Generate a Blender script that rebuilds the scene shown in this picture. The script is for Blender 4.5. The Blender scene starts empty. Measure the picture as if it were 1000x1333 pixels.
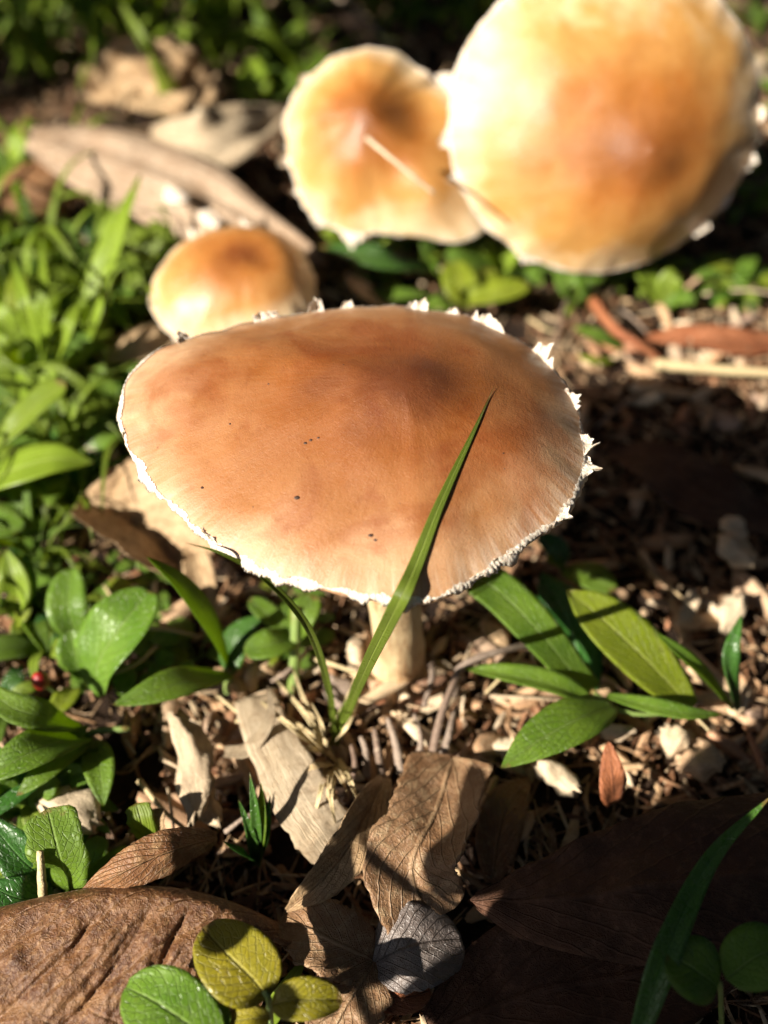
import bpy, math, random
import numpy as np
from mathutils import Vector, noise
from mathutils.bvhtree import BVHTree

# ---------------------------------------------------------------- camera, sky, sun, exposure
# one Blender unit is one centimetre
sc = bpy.context.scene
C = sc.collection
sc.unit_settings.system = 'METRIC'
sc.unit_settings.scale_length = 0.01
H, PITCH, FPX = 17.2, math.radians(50), 1280.0
cd = bpy.data.cameras.new('camera'); cam = bpy.data.objects.new('camera', cd); C.objects.link(cam)
cam.location = (0, 0, H); cam.rotation_euler = (math.radians(90) - PITCH, 0, 0)
cd.sensor_fit = 'VERTICAL'; cd.sensor_height = 36; cd.sensor_width = 27; cd.lens = 36 * FPX / 1333
cd.clip_start = 0.1; cd.clip_end = 30000
cd.dof.use_dof = True; cd.dof.focus_distance = 15.2; cd.dof.aperture_fstop = 0.001 * cd.lens / 0.41
sc.camera = cam
SUN = Vector((1.23, 0.75, -1.0)).normalized()           # the way the light travels
w = bpy.data.worlds.new('World'); sc.world = w; w.use_nodes = True
wn = w.node_tree; bg = wn.nodes['Background']
sky = wn.nodes.new('ShaderNodeTexSky'); sky.sky_type = 'NISHITA'; sky.sun_disc = False
sky.sun_elevation = math.asin(-SUN.z); sky.sun_rotation = math.atan2(-SUN.x, -SUN.y)
wn.links.new(sky.outputs[0], bg.inputs[0]); bg.inputs[1].default_value = 0.075
sd = bpy.data.lights.new('sun', 'SUN'); sd.energy = 5.0; sd.angle = math.radians(0.5); sd.color = (1, .93, .80)
so = bpy.data.objects.new('sun', sd); C.objects.link(so); so.rotation_euler = SUN.to_track_quat('-Z', 'Y').to_euler()
so.location = (-40, -25, 40)
sc.view_settings.view_transform = 'Standard'; sc.view_settings.look = 'None'
sc.view_settings.gamma = 1; sc.view_settings.use_curve_mapping = False
sc.view_settings.exposure = 1.25
sc.cycles.max_bounces = 6; sc.cycles.diffuse_bounces = 3; sc.cycles.transmission_bounces = 3

R = random.Random(7)
U = R.uniform

def at(px, py, z=0.0):
    """the point at height z that the photograph shows at pixel (px, py)"""
    x, y = (px - 500) / FPX, -(py - 666.5) / FPX
    c, s = math.cos(PITCH), math.sin(PITCH)
    d = Vector((x, c + y * s, -s + y * c))
    return d * ((H - z) / -d.z) + Vector((0, 0, H))
def cm(n, p):
    """n pixels of the photograph in cm at point p"""
    return n * (p.y * math.cos(PITCH) + (H - p.z) * math.sin(PITCH)) / FPX
def gz(x, y):
    return 0.35 * noise.noise(Vector((x * .16, y * .16, 3.1))) + 0.12 * noise.noise(Vector((x * .7, y * .7, 9.1)))

# ---------------------------------------------------------------- objects
def tag(o, label=None, cat=None, group=None, kind=None):
    if label: o['label'] = label
    if cat: o['category'] = cat
    if group: o['group'] = group
    if kind: o['kind'] = kind
    return o
def link(name, me, parent=None):
    o = bpy.data.objects.new(name, me); C.objects.link(o); o.parent = parent
    return o
def mesh(name, v, f, mat, uv=None, col=None, pol=None, smooth=True):
    me = bpy.data.meshes.new(name)
    me.from_pydata([tuple(p) for p in v], [], f)
    if smooth: me.polygons.foreach_set('use_smooth', [True] * len(me.polygons))
    if uv is not None:
        li = np.zeros(len(me.loops), int); me.loops.foreach_get('vertex_index', li)
        l = me.uv_layers.new(name='UVMap'); l.data.foreach_set('uv', np.asarray(uv, float)[li].ravel())
    if col is not None:
        a = me.attributes.new('tint', 'FLOAT', 'POINT'); a.data.foreach_set('value', np.asarray(col, float))
    if pol is not None:
        a = me.attributes.new('pol', 'FLOAT_VECTOR', 'POINT'); a.data.foreach_set('vector', np.asarray(pol, float).ravel())
    me.materials.append(mat); me.update()
    return me
def empty(name, loc, label, cat, group=None):
    o = bpy.data.objects.new(name, None); C.objects.link(o); o.location = loc; o.empty_display_size = .3
    return tag(o, label, cat, group)
def copy_tree(o, parent=None):
    c = o.copy(); C.objects.link(c); c.parent = parent
    for ch in [k for k in list(C.objects) if k.parent == o]: copy_tree(ch, c)
    return c

# ---------------------------------------------------------------- materials
class NT:
    def __init__(s, name):
        s.m = bpy.data.materials.new(name); s.m.use_nodes = True; s.t = s.m.node_tree
        s.t.nodes.clear(); s.out = s.t.nodes.new('ShaderNodeOutputMaterial')
    def n(s, typ, props=None, **kw):
        nd = s.t.nodes.new('ShaderNode' + typ)
        for k, v in (props or {}).items(): setattr(nd, k, v)
        for k, v in kw.items():
            key = int(k[1:]) if k[0] == 'i' and k[1:].isdigit() else k.replace('_', ' ')
            s.set(nd.inputs[key], v)
        return nd
    def set(s, inp, v):
        if isinstance(v, bpy.types.NodeSocket): s.t.links.new(v, inp)
        elif isinstance(v, bpy.types.Node): s.t.links.new(v.outputs[0], inp)
        else:
            if isinstance(v, tuple) and len(v) == 3 and inp.type == 'RGBA': v = v + (1,)
            inp.default_value = v
    def math(s, op, a, b=0.0, c=0.0, clamp=False):
        return s.n('Math', {'operation': op, 'use_clamp': clamp}, i0=a, i1=b, i2=c).outputs[0]
    def mix(s, f, a, b, mode='MIX'):
        nd = s.n('Mix', {'data_type': 'RGBA', 'blend_type': mode})
        s.set(nd.inputs[0], f); s.set(nd.inputs[6], a); s.set(nd.inputs[7], b)
        return nd.outputs[2]
    def noise(s, vec, scale, detail=4, rough=.55, dist=0.0):
        return s.n('TexNoise', None, Vector=vec, Scale=scale, Detail=detail, Roughness=rough, Distortion=dist).outputs[0]
    def ramp(s, f, stops):
        nd = s.n('ValToRGB', None, i0=f); cr = nd.color_ramp
        while len(cr.elements) < len(stops): cr.elements.new(.5)
        for e, (p, c) in zip(cr.elements, stops):
            e.position = p; e.color = (c, c, c, 1) if isinstance(c, (int, float)) else tuple(c) + (1,)
        return nd.outputs[0]
    def map(s, f, a, b, c=0.0, d=1.0):
        return s.n('MapRange', {'clamp': True}, i0=f, i1=a, i2=b, i3=c, i4=d).outputs[0]
    def attr(s, nm):
        return s.n('Attribute', {'attribute_name': nm})
    def bump(s, h, dist, strength=1.0):
        return s.n('Bump', None, Height=h, Distance=dist, Strength=strength).outputs[0]
    def scalev(s, v, sx, sy, sz):
        return s.n('VectorMath', {'operation': 'MULTIPLY'}, i0=v, i1=(sx, sy, sz)).outputs[0]
    def rnd(s):
        return s.n('ObjectInfo').outputs['Random']

def leaf_mat(name, c1, c2, vein=(.25, .35, .1), trans=.4, rough=.38, kind='broad', tcol=None, spots=0.0, blot=None):
    t = NT(name); tc = t.n('TexCoord'); sp = t.n('SeparateXYZ', None, i0=tc.outputs['UV'])
    u, v = sp.outputs[0], sp.outputs[1]
    av = t.math('ABSOLUTE', t.math('SUBTRACT', v, .5))
    ob = tc.outputs['Object']
    n1 = t.noise(ob, 1.6, 3)
    col = t.mix(t.map(n1, .35, .65), c1, c2)
    col = t.mix(t.math('MULTIPLY', t.rnd(), .45), col, t.mix(.5, c2, (.16, .2, .02)))
    if kind == 'grass':
        s1 = t.math('SINE', t.math('MULTIPLY', v, 62.0)); s2 = t.noise(t.scalev(tc.outputs['UV'], 2.0, 45.0, 1), 1.0, 3)
        h = t.math('ADD', t.math('MULTIPLY', s1, .5), s2)
        mid = t.map(av, .015, .06, 1, 0)
        col = t.mix(t.math('MULTIPLY', mid, .55), col, vein)
        col = t.mix(t.map(h, .1, 1.1, 0, .35), col, vein)
        hh = t.math('ADD', h, t.math('MULTIPLY', mid, -2.0)); bd = .006
    else:
        wv = t.math('SUBTRACT', t.math('MULTIPLY', u, 9.0), t.math('MULTIPLY', av, 7.0))
        wv = t.math('ADD', wv, t.math('MULTIPLY', t.noise(ob, 3.0, 2), .35))
        fr = t.math('ABSOLUTE', t.math('SUBTRACT', t.math('FRACT', wv), .5))
        side = t.map(fr, .0, .07, 1, 0)
        mid = t.map(av, .008, .03, 1, 0)
        vn = t.math('MAXIMUM', t.math('MULTIPLY', side, .55), mid)
        net = t.n('TexVoronoi', {'feature': 'DISTANCE_TO_EDGE'}, Vector=ob, Scale=9.0).outputs[0]
        netv = t.map(net, 0, .08, 1, 0)
        col = t.mix(t.math('MULTIPLY', vn, .6), col, vein)
        col = t.mix(t.math('MULTIPLY', netv, .18), col, vein)
        hh = t.math('ADD', t.math('MULTIPLY', vn, -1.2), t.math('ADD', t.math('MULTIPLY', netv, -.4), t.math('MULTIPLY', t.noise(ob, 14, 3), .5))); bd = .02
    if spots:
        sn = t.noise(ob, 5.0, 5, .7)
        col = t.mix(t.map(sn, .60, .66, 0, spots), col, blot or (.09, .05, .02))
    tn = t.math('ADD', u, t.math('MULTIPLY', t.math('SUBTRACT', t.noise(ob, 3.5, 4, .7), .5), .5))
    tn = t.math('ADD', tn, t.math('MULTIPLY', t.rnd(), .10))
    col = t.mix(t.map(tn, 1.0, 1.06, 0, .85), col, (.26, .16, .05))
    col = t.mix(t.map(t.noise(ob, 4.2, 6, .75), .66, .72, 0, .55), col, (.20, .15, .04))
    col = t.mix(t.map(t.noise(ob, 22, 3, .7), .62, .74, 0, .25), col, (.30, .26, .14))
    nrm = t.bump(hh, bd, 1.0)
    b = t.n('BsdfPrincipled', None, Base_Color=col, Roughness=t.map(t.noise(ob, 7, 3), .3, .7, rough - .08, rough + .15), Normal=nrm)
    tr = t.n('BsdfTranslucent', None, Color=t.mix(.75, col, tcol) if tcol else col, Normal=nrm)
    mx = t.n('MixShader', None, i0=trans, i1=b, i2=tr)
    t.set(t.out.inputs[0], mx); return t.m

def dead_mat(name, c1, c2, c3, trans=.12, rough=.6, streak=False, spec=.4, bump=.03, scale=1.0):
    t = NT(name); tc = t.n('TexCoord'); ob = tc.outputs['Object']
    sp = t.n('SeparateXYZ', None, i0=tc.outputs['UV']); u, v = sp.outputs[0], sp.outputs[1]
    av = t.math('ABSOLUTE', t.math('SUBTRACT', v, .5))
    n1 = t.noise(ob, 1.1 * scale, 5, .6, .4); n2 = t.noise(ob, 6.0 * scale, 5, .7)
    col = t.mix(t.map(n1, .36, .64), c1, c2)
    col = t.mix(t.map(n2, .5, .68, 0, .75), col, c3)
    col = t.mix(t.map(t.noise(ob, 11 * scale, 5, .75), .56, .66, 0, .5), col, t.mix(.5, c3, (.03, .015, .008)))
    if streak:
        st = t.noise(t.scalev(tc.outputs['UV'], 2.5, 42.0, 1), 1.0, 4, .65)
        col = t.mix(t.map(st, .45, .62, 0, .6), col, c3)
        hh = t.math('MULTIPLY', st, 2.0)
    else:
        wv = t.math('SUBTRACT', t.math('MULTIPLY', u, 8.0), t.math('MULTIPLY', av, 7.0))
        wv = t.math('ADD', wv, t.math('MULTIPLY', t.noise(ob, 1.5, 2), .7))
        fr = t.math('ABSOLUTE', t.math('SUBTRACT', t.math('FRACT', wv), .5))
        side = t.map(fr, 0, .09, 1, 0); mid = t.map(av, .01, .035, 1, 0)
        vn = t.math('MAXIMUM', t.math('MULTIPLY', side, .7), mid)
        net = t.n('TexVoronoi', {'feature': 'DISTANCE_TO_EDGE'}, Vector=t.n('VectorMath', {'operation': 'ADD'}, i0=ob, i1=t.scalev(t.n('TexNoise', None, Vector=ob, Scale=4.0).outputs[1], .25, .25, .25)).outputs[0], Scale=13.0).outputs[0]
        col = t.mix(t.math('MULTIPLY', vn, .3), col, c3)
        hh = t.math('ADD', vn, t.math('ADD', t.map(net, 0, .12, .22, 0), t.math('MULTIPLY', n2, 1.3)))
    nrm = t.bump(hh, bump, 1.0)
    b = t.n('BsdfPrincipled', None, Base_Color=col, Roughness=rough, Specular_IOR_Level=spec, Normal=nrm)
    tr = t.n('BsdfTranslucent', None, Color=col, Normal=nrm)
    t.set(t.out.inputs[0], t.n('MixShader', None, i0=trans, i1=b, i2=tr)); return t.m

def wood_mat(name, palette, use_attr=False, rough=.7, bump=.02, fibre=True):
    t = NT(name); tc = t.n('TexCoord'); ob = tc.outputs['Object']
    f = t.attr('tint').outputs['Fac'] if use_attr else t.rnd()
    nd = [(i / (len(palette) - 1), c) for i, c in enumerate(palette)]
    col = t.ramp(f, nd)
    n1 = t.noise(t.scalev(ob, 1.5, 14, 14) if fibre and not use_attr else ob, 1.0 if fibre and not use_attr else 7.0, 4, .65)
    col = t.mix(t.map(n1, .45, .72, 0, .6), col, t.mix(.65, col, (.09, .045, .025)))
    col = t.mix(t.map(t.noise(ob, 9, 4), .55, .75, 0, .4), col, (.62, .5, .36))
    b = t.n('BsdfPrincipled', None, Base_Color=col, Roughness=rough, Specular_IOR_Level=.3, Normal=t.bump(t.math('ADD', n1, t.noise(ob, 25, 3)), bump, 1.0))
    t.set(t.out.inputs[0], b); return t.m

def cap_mat(name, c0, c1, c2, c3, sss=.12, rough=.48, pale=1.0, specks=True, blot=.85):
    """c0 at the crown .. c3 at the margin; pol = (cos, sin, r)"""
    t = NT(name); p = t.attr('pol').outputs['Vector']; sp = t.n('SeparateXYZ', None, i0=p)
    r = sp.outputs[2]; ob = t.n('TexCoord').outputs['Object']
    dirv = t.n('VectorMath', {'operation': 'MULTIPLY'}, i0=p, i1=(1, 1, 0)).outputs[0]
    fib = t.noise(t.n('VectorMath', {'operation': 'ADD'}, i0=t.scalev(dirv, 26, 26, 0), i1=t.scalev(p, 0, 0, 2.2)).outputs[0], 1.0, 5, .62)
    fine = t.noise(t.n('VectorMath', {'operation': 'ADD'}, i0=t.scalev(dirv, 85, 85, 0), i1=t.scalev(p, 0, 0, 7)).outputs[0], 1.0, 3, .6)
    big = t.noise(ob, .55, 3, .5, .3); med = t.noise(ob, 1.7, 4, .6)
    rr = t.math('ADD', r, t.math('MULTIPLY', t.math('SUBTRACT', big, .5), .75))
    rr = t.math('ADD', rr, t.math('MULTIPLY', t.math('SUBTRACT', med, .5), .22))
    rr = t.math('ADD', rr, t.math('MULTIPLY', t.math('SUBTRACT', fib, .5), .06))
    col = t.ramp(rr, [(0.10, c0), (.36, c1), (.74, c2), (1.0, c3)])
    col = t.mix(t.map(fine, .45, .8, 0, .16), col, t.mix(.6, col, c3))
    dk = t.mix(1.0, col, (.62, .5, .42), 'MULTIPLY')
    col = t.mix(t.map(t.noise(ob, 5.5, 5, .7), .54, .74, 0, .4), col, dk)
    col = t.mix(t.map(t.noise(ob, .62, 4, .6, .6), .49, .64, 0, blot), col, t.mix(1.0, col, (.72, .52, .42), 'MULTIPLY'))
    gr = t.noise(ob, 34, 3, .6)
    col = t.mix(t.map(gr, .55, .72, 0, .3), col, dk)
    # pale fibres torn back at the margin
    mg = t.math('MULTIPLY', t.map(r, .86, 1.0), t.map(t.math('ADD', fib, t.math('MULTIPLY', fine, .5)), .68, .86))
    gx = t.n('SeparateXYZ', None, i0=p).outputs[0]
    col = t.mix(t.math('MULTIPLY', mg, t.map(gx, -.2, .7, .10 * pale, .38 * pale)), col, (.80, .70, .60))
    if specks:
        vo = t.n('TexVoronoi', None, Vector=ob, Scale=1.9); vr = t.noise(ob, 1.1, 2)
        sk = t.math('MULTIPLY', t.map(vo.outputs[0], .035, .055, 1, 0), t.map(vr, .52, .56))
        col = t.mix(t.math('MULTIPLY', sk, .8), col, (.10, .03, .012))
    hh = t.math('ADD', t.math('MULTIPLY', fib, .3), t.math('ADD', t.math('MULTIPLY', t.noise(ob, 12, 4, .7), .6), t.math('MULTIPLY', gr, .45)))
    b = t.n('BsdfPrincipled', None, Base_Color=col, Roughness=t.map(med, .3, .7, rough - .08, rough + .12),
            Subsurface_Weight=sss, Subsurface_Radius=(.35, .14, .06), Subsurface_Scale=.5,
            Specular_IOR_Level=.45, Normal=t.bump(hh, .018, .8))
    t.set(t.out.inputs[0], b); return t.m

def flesh_mat(name, c1, c2, scale=3.0, sss=.3, rough=.6):
    t = NT(name); ob = t.n('TexCoord').outputs['Object']
    n1 = t.noise(t.scalev(ob, 2, 2, .35), scale, 5, .7)
    col = t.mix(t.map(n1, .40, .64), c1, c2)
    col = t.mix(t.map(t.noise(ob, scale * 2.5, 4, .7), .58, .68, 0, .45), col, tuple(k * .45 for k in c2))
    b = t.n('BsdfPrincipled', None, Base_Color=col, Roughness=rough, Subsurface_Weight=sss, Subsurface_Radius=(.3, .18, .1),
            Subsurface_Scale=.3, Normal=t.bump(t.math('ADD', n1, t.noise(ob, 22, 3)), .02, 1.0))
    t.set(t.out.inputs[0], b); return t.m

def soil_mat():
    t = NT('soil'); ob = t.n('TexCoord').outputs['Object']
    n1 = t.noise(ob, 1.2, 6, .7); n2 = t.noise(ob, 8, 5, .7)
    col = t.mix(t.map(n1, .4, .65), (.016, .009, .006), (.045, .025, .014))
    col = t.mix(t.map(n2, .58, .72, 0, .6), col, (.16, .09, .05))
    b = t.n('BsdfPrincipled', None, Base_Color=col, Roughness=.9, Specular_IOR_Level=.2, Normal=t.bump(t.math('ADD', n1, n2), .12, 1.0))
    t.set(t.out.inputs[0], b); return t.m

M = {}
M['soil'] = soil_mat()
M['green'] = leaf_mat('broad_leaf_green', (.10, .20, .016), (.18, .30, .028), (.30, .42, .11), .5, .46, tcol=(.48, .62, .03))
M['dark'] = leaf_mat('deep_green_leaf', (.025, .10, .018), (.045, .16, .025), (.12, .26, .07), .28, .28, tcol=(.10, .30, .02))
M['lime'] = leaf_mat('lime_leaf', (.22, .29, .012), (.30, .36, .018), (.42, .46, .10), .45, .45, tcol=(.36, .46, .015), spots=.35)
M['yellow'] = leaf_mat('yellow_young_leaf', (.27, .24, .012), (.38, .30, .02), (.48, .44, .12), .35, .38, tcol=(.5, .4, .02), spots=.3)
M['seed'] = leaf_mat('seedling_leaf', (.12, .245, .02), (.18, .31, .035), (.30, .42, .12), .42, .34, tcol=(.2, .4, .02))
M['grass'] = leaf_mat('grass_blade', (.17, .25, .02), (.25, .35, .03), (.34, .42, .08), .5, .42, 'grass', tcol=(.44, .54, .03))
M['hero'] = leaf_mat('grass_blade_near', (.10, .16, .014), (.15, .22, .02), (.32, .38, .09), .40, .30, 'grass', tcol=(.28, .38, .02))
M['bright'] = leaf_mat('bright_grass', (.22, .34, .02), (.29, .42, .03), (.40, .5, .10), .5, .4, 'grass', tcol=(.54, .62, .03))  # lighter green than the other grass blades
M['stem'] = leaf_mat('green_stem', (.16, .26, .05), (.26, .34, .10), (.3, .4, .15), .15, .4, 'grass')
M['strawstem'] = wood_mat('dry_straw', [(.50, .38, .20), (.62, .50, .28), (.42, .30, .16)], rough=.5)
M['brown'] = dead_mat('brown_dead_leaf', (.18, .075, .03), (.29, .14, .06), (.42, .26, .13), .12, .42)
M['tan'] = dead_mat('tan_dead_leaf', (.42, .27, .14), (.54, .38, .22), (.28, .15, .07), .16, .6)
M['pale'] = dead_mat('pale_dead_leaf', (.52, .40, .26), (.62, .50, .35), (.36, .24, .14), .15, .6, True)
M['long'] = dead_mat('long_dead_leaf', (.40, .27, .17), (.54, .40, .28), (.24, .14, .08), .12, .5, True)
M['grey'] = dead_mat('grey_dead_leaf', (.16, .13, .12), (.24, .20, .18), (.09, .06, .045), .05, .35, spec=.6)
M['mottled'] = dead_mat('mottled_dead_leaf', (.22, .115, .055), (.32, .185, .10), (.44, .31, .18), .1, .45)
M['rust'] = dead_mat('rust_dead_leaf', (.34, .11, .045), (.42, .16, .07), (.22, .07, .03), .12, .5)
M['shaded_brown'] = dead_mat('shade_darkened_leaf', (.055, .025, .014), (.085, .038, .021), (.13, .065, .04), .03, .6, spec=.2)  # leaf brown darkened to deepen the shade these leaves lie in
M['crinkle'] = dead_mat('crinkled_brown_leaf', (.10, .036, .013), (.20, .088, .032), (.36, .20, .09), .12, .44, spec=.5, bump=.022, scale=2.2)
CH = [(.22, .09, .045), (.52, .34, .19), (.36, .15, .075), (.62, .46, .29), (.45, .25, .13), (.70, .57, .40), (.15, .065, .035), (.56, .38, .22), (.40, .27, .20)]
M['chip'] = wood_mat('wood_chip', CH)
M['litter'] = wood_mat('litter_bits', [(.05, .025, .014), (.30, .17, .085), (.20, .085, .04), (.50, .34, .19), (.10, .045, .022), (.24, .11, .05), (.58, .44, .28), (.07, .035, .02)], True)
M['twig'] = wood_mat('grey_twig', [(.20, .15, .12), (.30, .23, .18), (.17, .11, .08)])
M['palewood'] = wood_mat('pale_wood', [(.50, .38, .25), (.58, .46, .32), (.42, .31, .20)])
M['cap'] = cap_mat('mushroom_cap', (.115, .030, .007), (.225, .070, .014), (.31, .128, .043), (.50, .30, .165))
M['cap_back'] = cap_mat('orange_cap', (.19, .058, .009), (.31, .108, .018), (.46, .235, .065), (.68, .51, .30), specks=False, blot=.35, rough=.38)
M['cap_small'] = cap_mat('small_cap', (.17, .046, .009), (.32, .115, .022), (.47, .23, .07), (.76, .60, .38), specks=False, rough=.28, blot=.4)
M['stalk'] = flesh_mat('mushroom_stem', (.56, .43, .25), (.36, .21, .10))
M['veil'] = flesh_mat('white_veil', (.78, .70, .60), (.58, .44, .32), 9.0, .2)
M['gill'] = flesh_mat('gills', (.62, .46, .32), (.45, .30, .2))
def plain(name, c):
    t = NT(name); ob = t.n('TexCoord').outputs['Object']
    t.set(t.out.inputs[0], t.n('BsdfPrincipled', None, Base_Color=t.mix(t.noise(ob, .2, 1), c, tuple(k * .5 for k in c)), Roughness=.7, Specular_IOR_Level=.2)); return t.m
M['crown'] = plain('added_crown_leaf', (.022, .06, .012))  # opaque dark leaves of the added tree and bushes
M['berry'] = flesh_mat('red_berry', (.36, .012, .012), (.16, .008, .008), 5, .2, .35)
M['speck'] = flesh_mat('dirt_speck', (.03, .012, .006), (.06, .02, .01), 3, 0, .6)

# ---------------------------------------------------------------- shape builders
def spline(pts, n):
    """Catmull-Rom through the points"""
    P = [Vector(p) for p in pts]; P = [P[0] * 2 - P[1]] + P + [P[-1] * 2 - P[-2]]
    out = []; k = len(P) - 3
    for i in range(n):
        t = i / (n - 1) * k; j = min(int(t), k - 1); t -= j
        a, b, c, d = P[j:j + 4]
        out.append(.5 * ((2 * b) + (c - a) * t + (2 * a - 5 * b + 4 * c - d) * t * t + (3 * b - a - 3 * c + d) * t ** 3))
    return out
PROF = {
    'blade': lambda u: (1 - u ** 1.5) ** .95 * (.5 + .5 * min(1, u * 2.6)),
    'taper': lambda u: min(1, (u / .6 + .001) ** .7),
    'grass': lambda u: (1 - u) ** .62 * min(1, .45 + u * 2.2) * 1.05,
    'tuft': lambda u: (1 - u ** 1.6) ** .9 * (.55 + .45 * min(1, u * 3)),
    'lance': lambda u: max(0, math.sin(math.pi * min(1, .04 + .96 * u) ** .85)) ** .85,
    'oval': lambda u: max(0, 1 - abs(2 * u - 1.02) ** 2.3) ** .55,
    'spoon': lambda u: (.12 + .88 * min(1, max(0, u / .45)) ** 1.4) * max(0, 1 - max(0, (u - .55) / .45) ** 2.4) ** .6,
    'round': lambda u: max(0, 1 - abs(2 * u - 1) ** 2) ** .5,
    'half': lambda u: min(1, .75 + u * .5) * max(0, 1 - max(0, (u - .8) / .2) ** 2) ** .5,
    'band': lambda u: (min(1, u * 14) * min(1, (1 - u) * 14)) ** .4,
}
def leaf_mesh(name, pts, width, mat, prof='lance', nu=18, nv=6, roll=0.0, fold=.18, cup=0.0, wave=.05, crk=0.0, rag=0.0,
              seed=0, veins=0.0, up=(0, 0, 1), curl=0.0, thick=.012, rib=0.0):
    pf = PROF[prof]; mid = spline(pts, nu); sd = Vector((seed * 7.3, seed * 3.1, seed))
    v, uv, f = [], [], []
    L = sum((mid[i + 1] - mid[i]).length for i in range(nu - 1))
    side = []
    for layer in (0, 1) if thick else (0,):
        for i, p in enumerate(mid):
            T = (mid[min(nu - 1, i + 1)] - mid[max(0, i - 1)]).normalized()
            upv = Vector(up)
            S = T.cross(upv)
            S = S.normalized() if S.length > 1e-4 else Vector((1, 0, 0))
            N = S.cross(T).normalized()
            a = roll; S, N = S * math.cos(a) + N * math.sin(a), N * math.cos(a) - S * math.sin(a)
            u = i / (nu - 1); wd = width / 2 * pf(u)
            for j in range(nv + 1):
                x = j / nv * 2 - 1; s = x * wd
                if rag: s *= 1 + rag * (noise.noise(sd + Vector((u * 9, x * 1.2, 0))) * .8 + noise.noise(sd + Vector((u * 30, x, 5))) * .5) * abs(x)
                h = abs(s) * fold + cup * s * s / max(.01, width / 2)
                if curl: h += curl * max(0, abs(x) - .55) ** 2 * wd * 4
                h += wave * width * noise.noise(sd + Vector((u * L * .8, x * 1.2, 1)))
                if crk: h += crk * (noise.noise(sd + Vector((u * L * 1.3, s * 1.3, 2))) + .5 * noise.noise(sd + Vector((u * L * 3.4, s * 3.4, 4))) + .25 * noise.noise(sd + Vector((u * L * 8, s * 8, 4))))
                if rib: h += rib * (math.sin(x * 8 + u * 2) + .6 * noise.noise(sd + Vector((u * 3, x * 6, 2)))) * min(1, wd / width * 3)
                if veins:
                    q = (u * 9 - abs(x) * 2.2 + .4 * noise.noise(sd + Vector((u * 4, x * 2, 7)))) % 1.0
                    h += veins * (abs(q - .5) * 2) ** 1.5 - veins * 2 * math.exp(-(x / .05) ** 2)
                q = p + S * s + N * (h - layer * thick * min(1, 4 * pf(u)))
                v.append(q); uv.append((u, j / nv))
    n = nu * (nv + 1)
    for i in range(nu - 1):
        for j in range(nv):
            a = i * (nv + 1) + j; q = (a, a + 1, a + nv + 2, a + nv + 1)
            f.append(q)
            if thick: f.append(tuple(n + k for k in reversed(q)))
    if thick:
        for i in range(nu - 1):
            for j in (0, nv):
                a = i * (nv + 1) + j; b = a + nv + 1
                q = (a, b, n + b, n + a); f.append(q if j == 0 else tuple(reversed(q)))
        for j in range(nv):
            for i in (0, nu - 1):
                a = i * (nv + 1) + j; q = (a, n + a, n + a + 1, a + 1); f.append(q if i == 0 else tuple(reversed(q)))
    return mesh(name, v, f, mat, uv)
def tube_mesh(name, pts, r0, r1, mat, n=14, k=7, rough=0.0, seed=0, rad=None, cap=True):
    mid = spline(pts, n); v, uv, f = [], [], []; sd = Vector((seed, seed * 2.3, 0))
    ref = Vector((.3, .2, 1)).normalized()
    for i, p in enumerate(mid):
        T = (mid[min(n - 1, i + 1)] - mid[max(0, i - 1)]).normalized()
        S = T.cross(ref if abs(T.dot(ref)) < .95 else Vector((1, 0, 0))).normalized(); N = S.cross(T)
        u = i / (n - 1); r = rad(u) if rad else r0 + (r1 - r0) * u
        for j in range(k):
            a = j / k * math.tau; d = S * math.cos(a) + N * math.sin(a)
            q = r * (1 + rough * noise.noise(sd + Vector((u * 8, math.cos(a) * 1.3, math.sin(a) * 1.3))) * 2)
            v.append(p + d * q); uv.append((u, j / k))
    for i in range(n - 1):
        for j in range(k):
            f.append((i * k + j, i * k + (j + 1) % k, (i + 1) * k + (j + 1) % k, (i + 1) * k + j))
    if cap: f.append(tuple(range(k))[::-1]); f.append(tuple(range((n - 1) * k, n * k)))
    return mesh(name, v, f, mat, uv)
def chip_arrays(rng, L, W, T, rings=5, k=6, jag=.35):
    """an irregular splinter of wood or bark lying along x"""
    v, f = [], []; bend = rng.uniform(-.25, .25) * L; s = rng.random() * 50
    tw = rng.uniform(-.6, .6)
    for i in range(rings):
        u = i / (rings - 1); x = (u - .5) * L
        e = min(1, .35 + 2.6 * min(u, 1 - u))
        for j in range(k):
            a = j / k * math.tau + tw * u
            q = 1 + jag * noise.noise(Vector((s + u * 3, math.cos(a) * 1.5, math.sin(a) * 1.5))) * 2
            xe = x + (jag * .5 * W * noise.noise(Vector((s, a * 2, u))) * 2 if i in (0, rings - 1) else 0)
            v.append((xe, math.cos(a) * W / 2 * e * q + bend * (u - .5) ** 2 * 2, math.sin(a) * T / 2 * (.5 + .5 * e) * q + abs(bend) * (u - .5) ** 2))
    for i in range(rings - 1):
        for j in range(k):
            f.append((i * k + j, i * k + (j + 1) % k, (i + 1) * k + (j + 1) % k, (i + 1) * k + j))
    f.append(tuple(range(k))[::-1]); f.append(tuple(range((rings - 1) * k, rings * k)))
    return v, f

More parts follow.
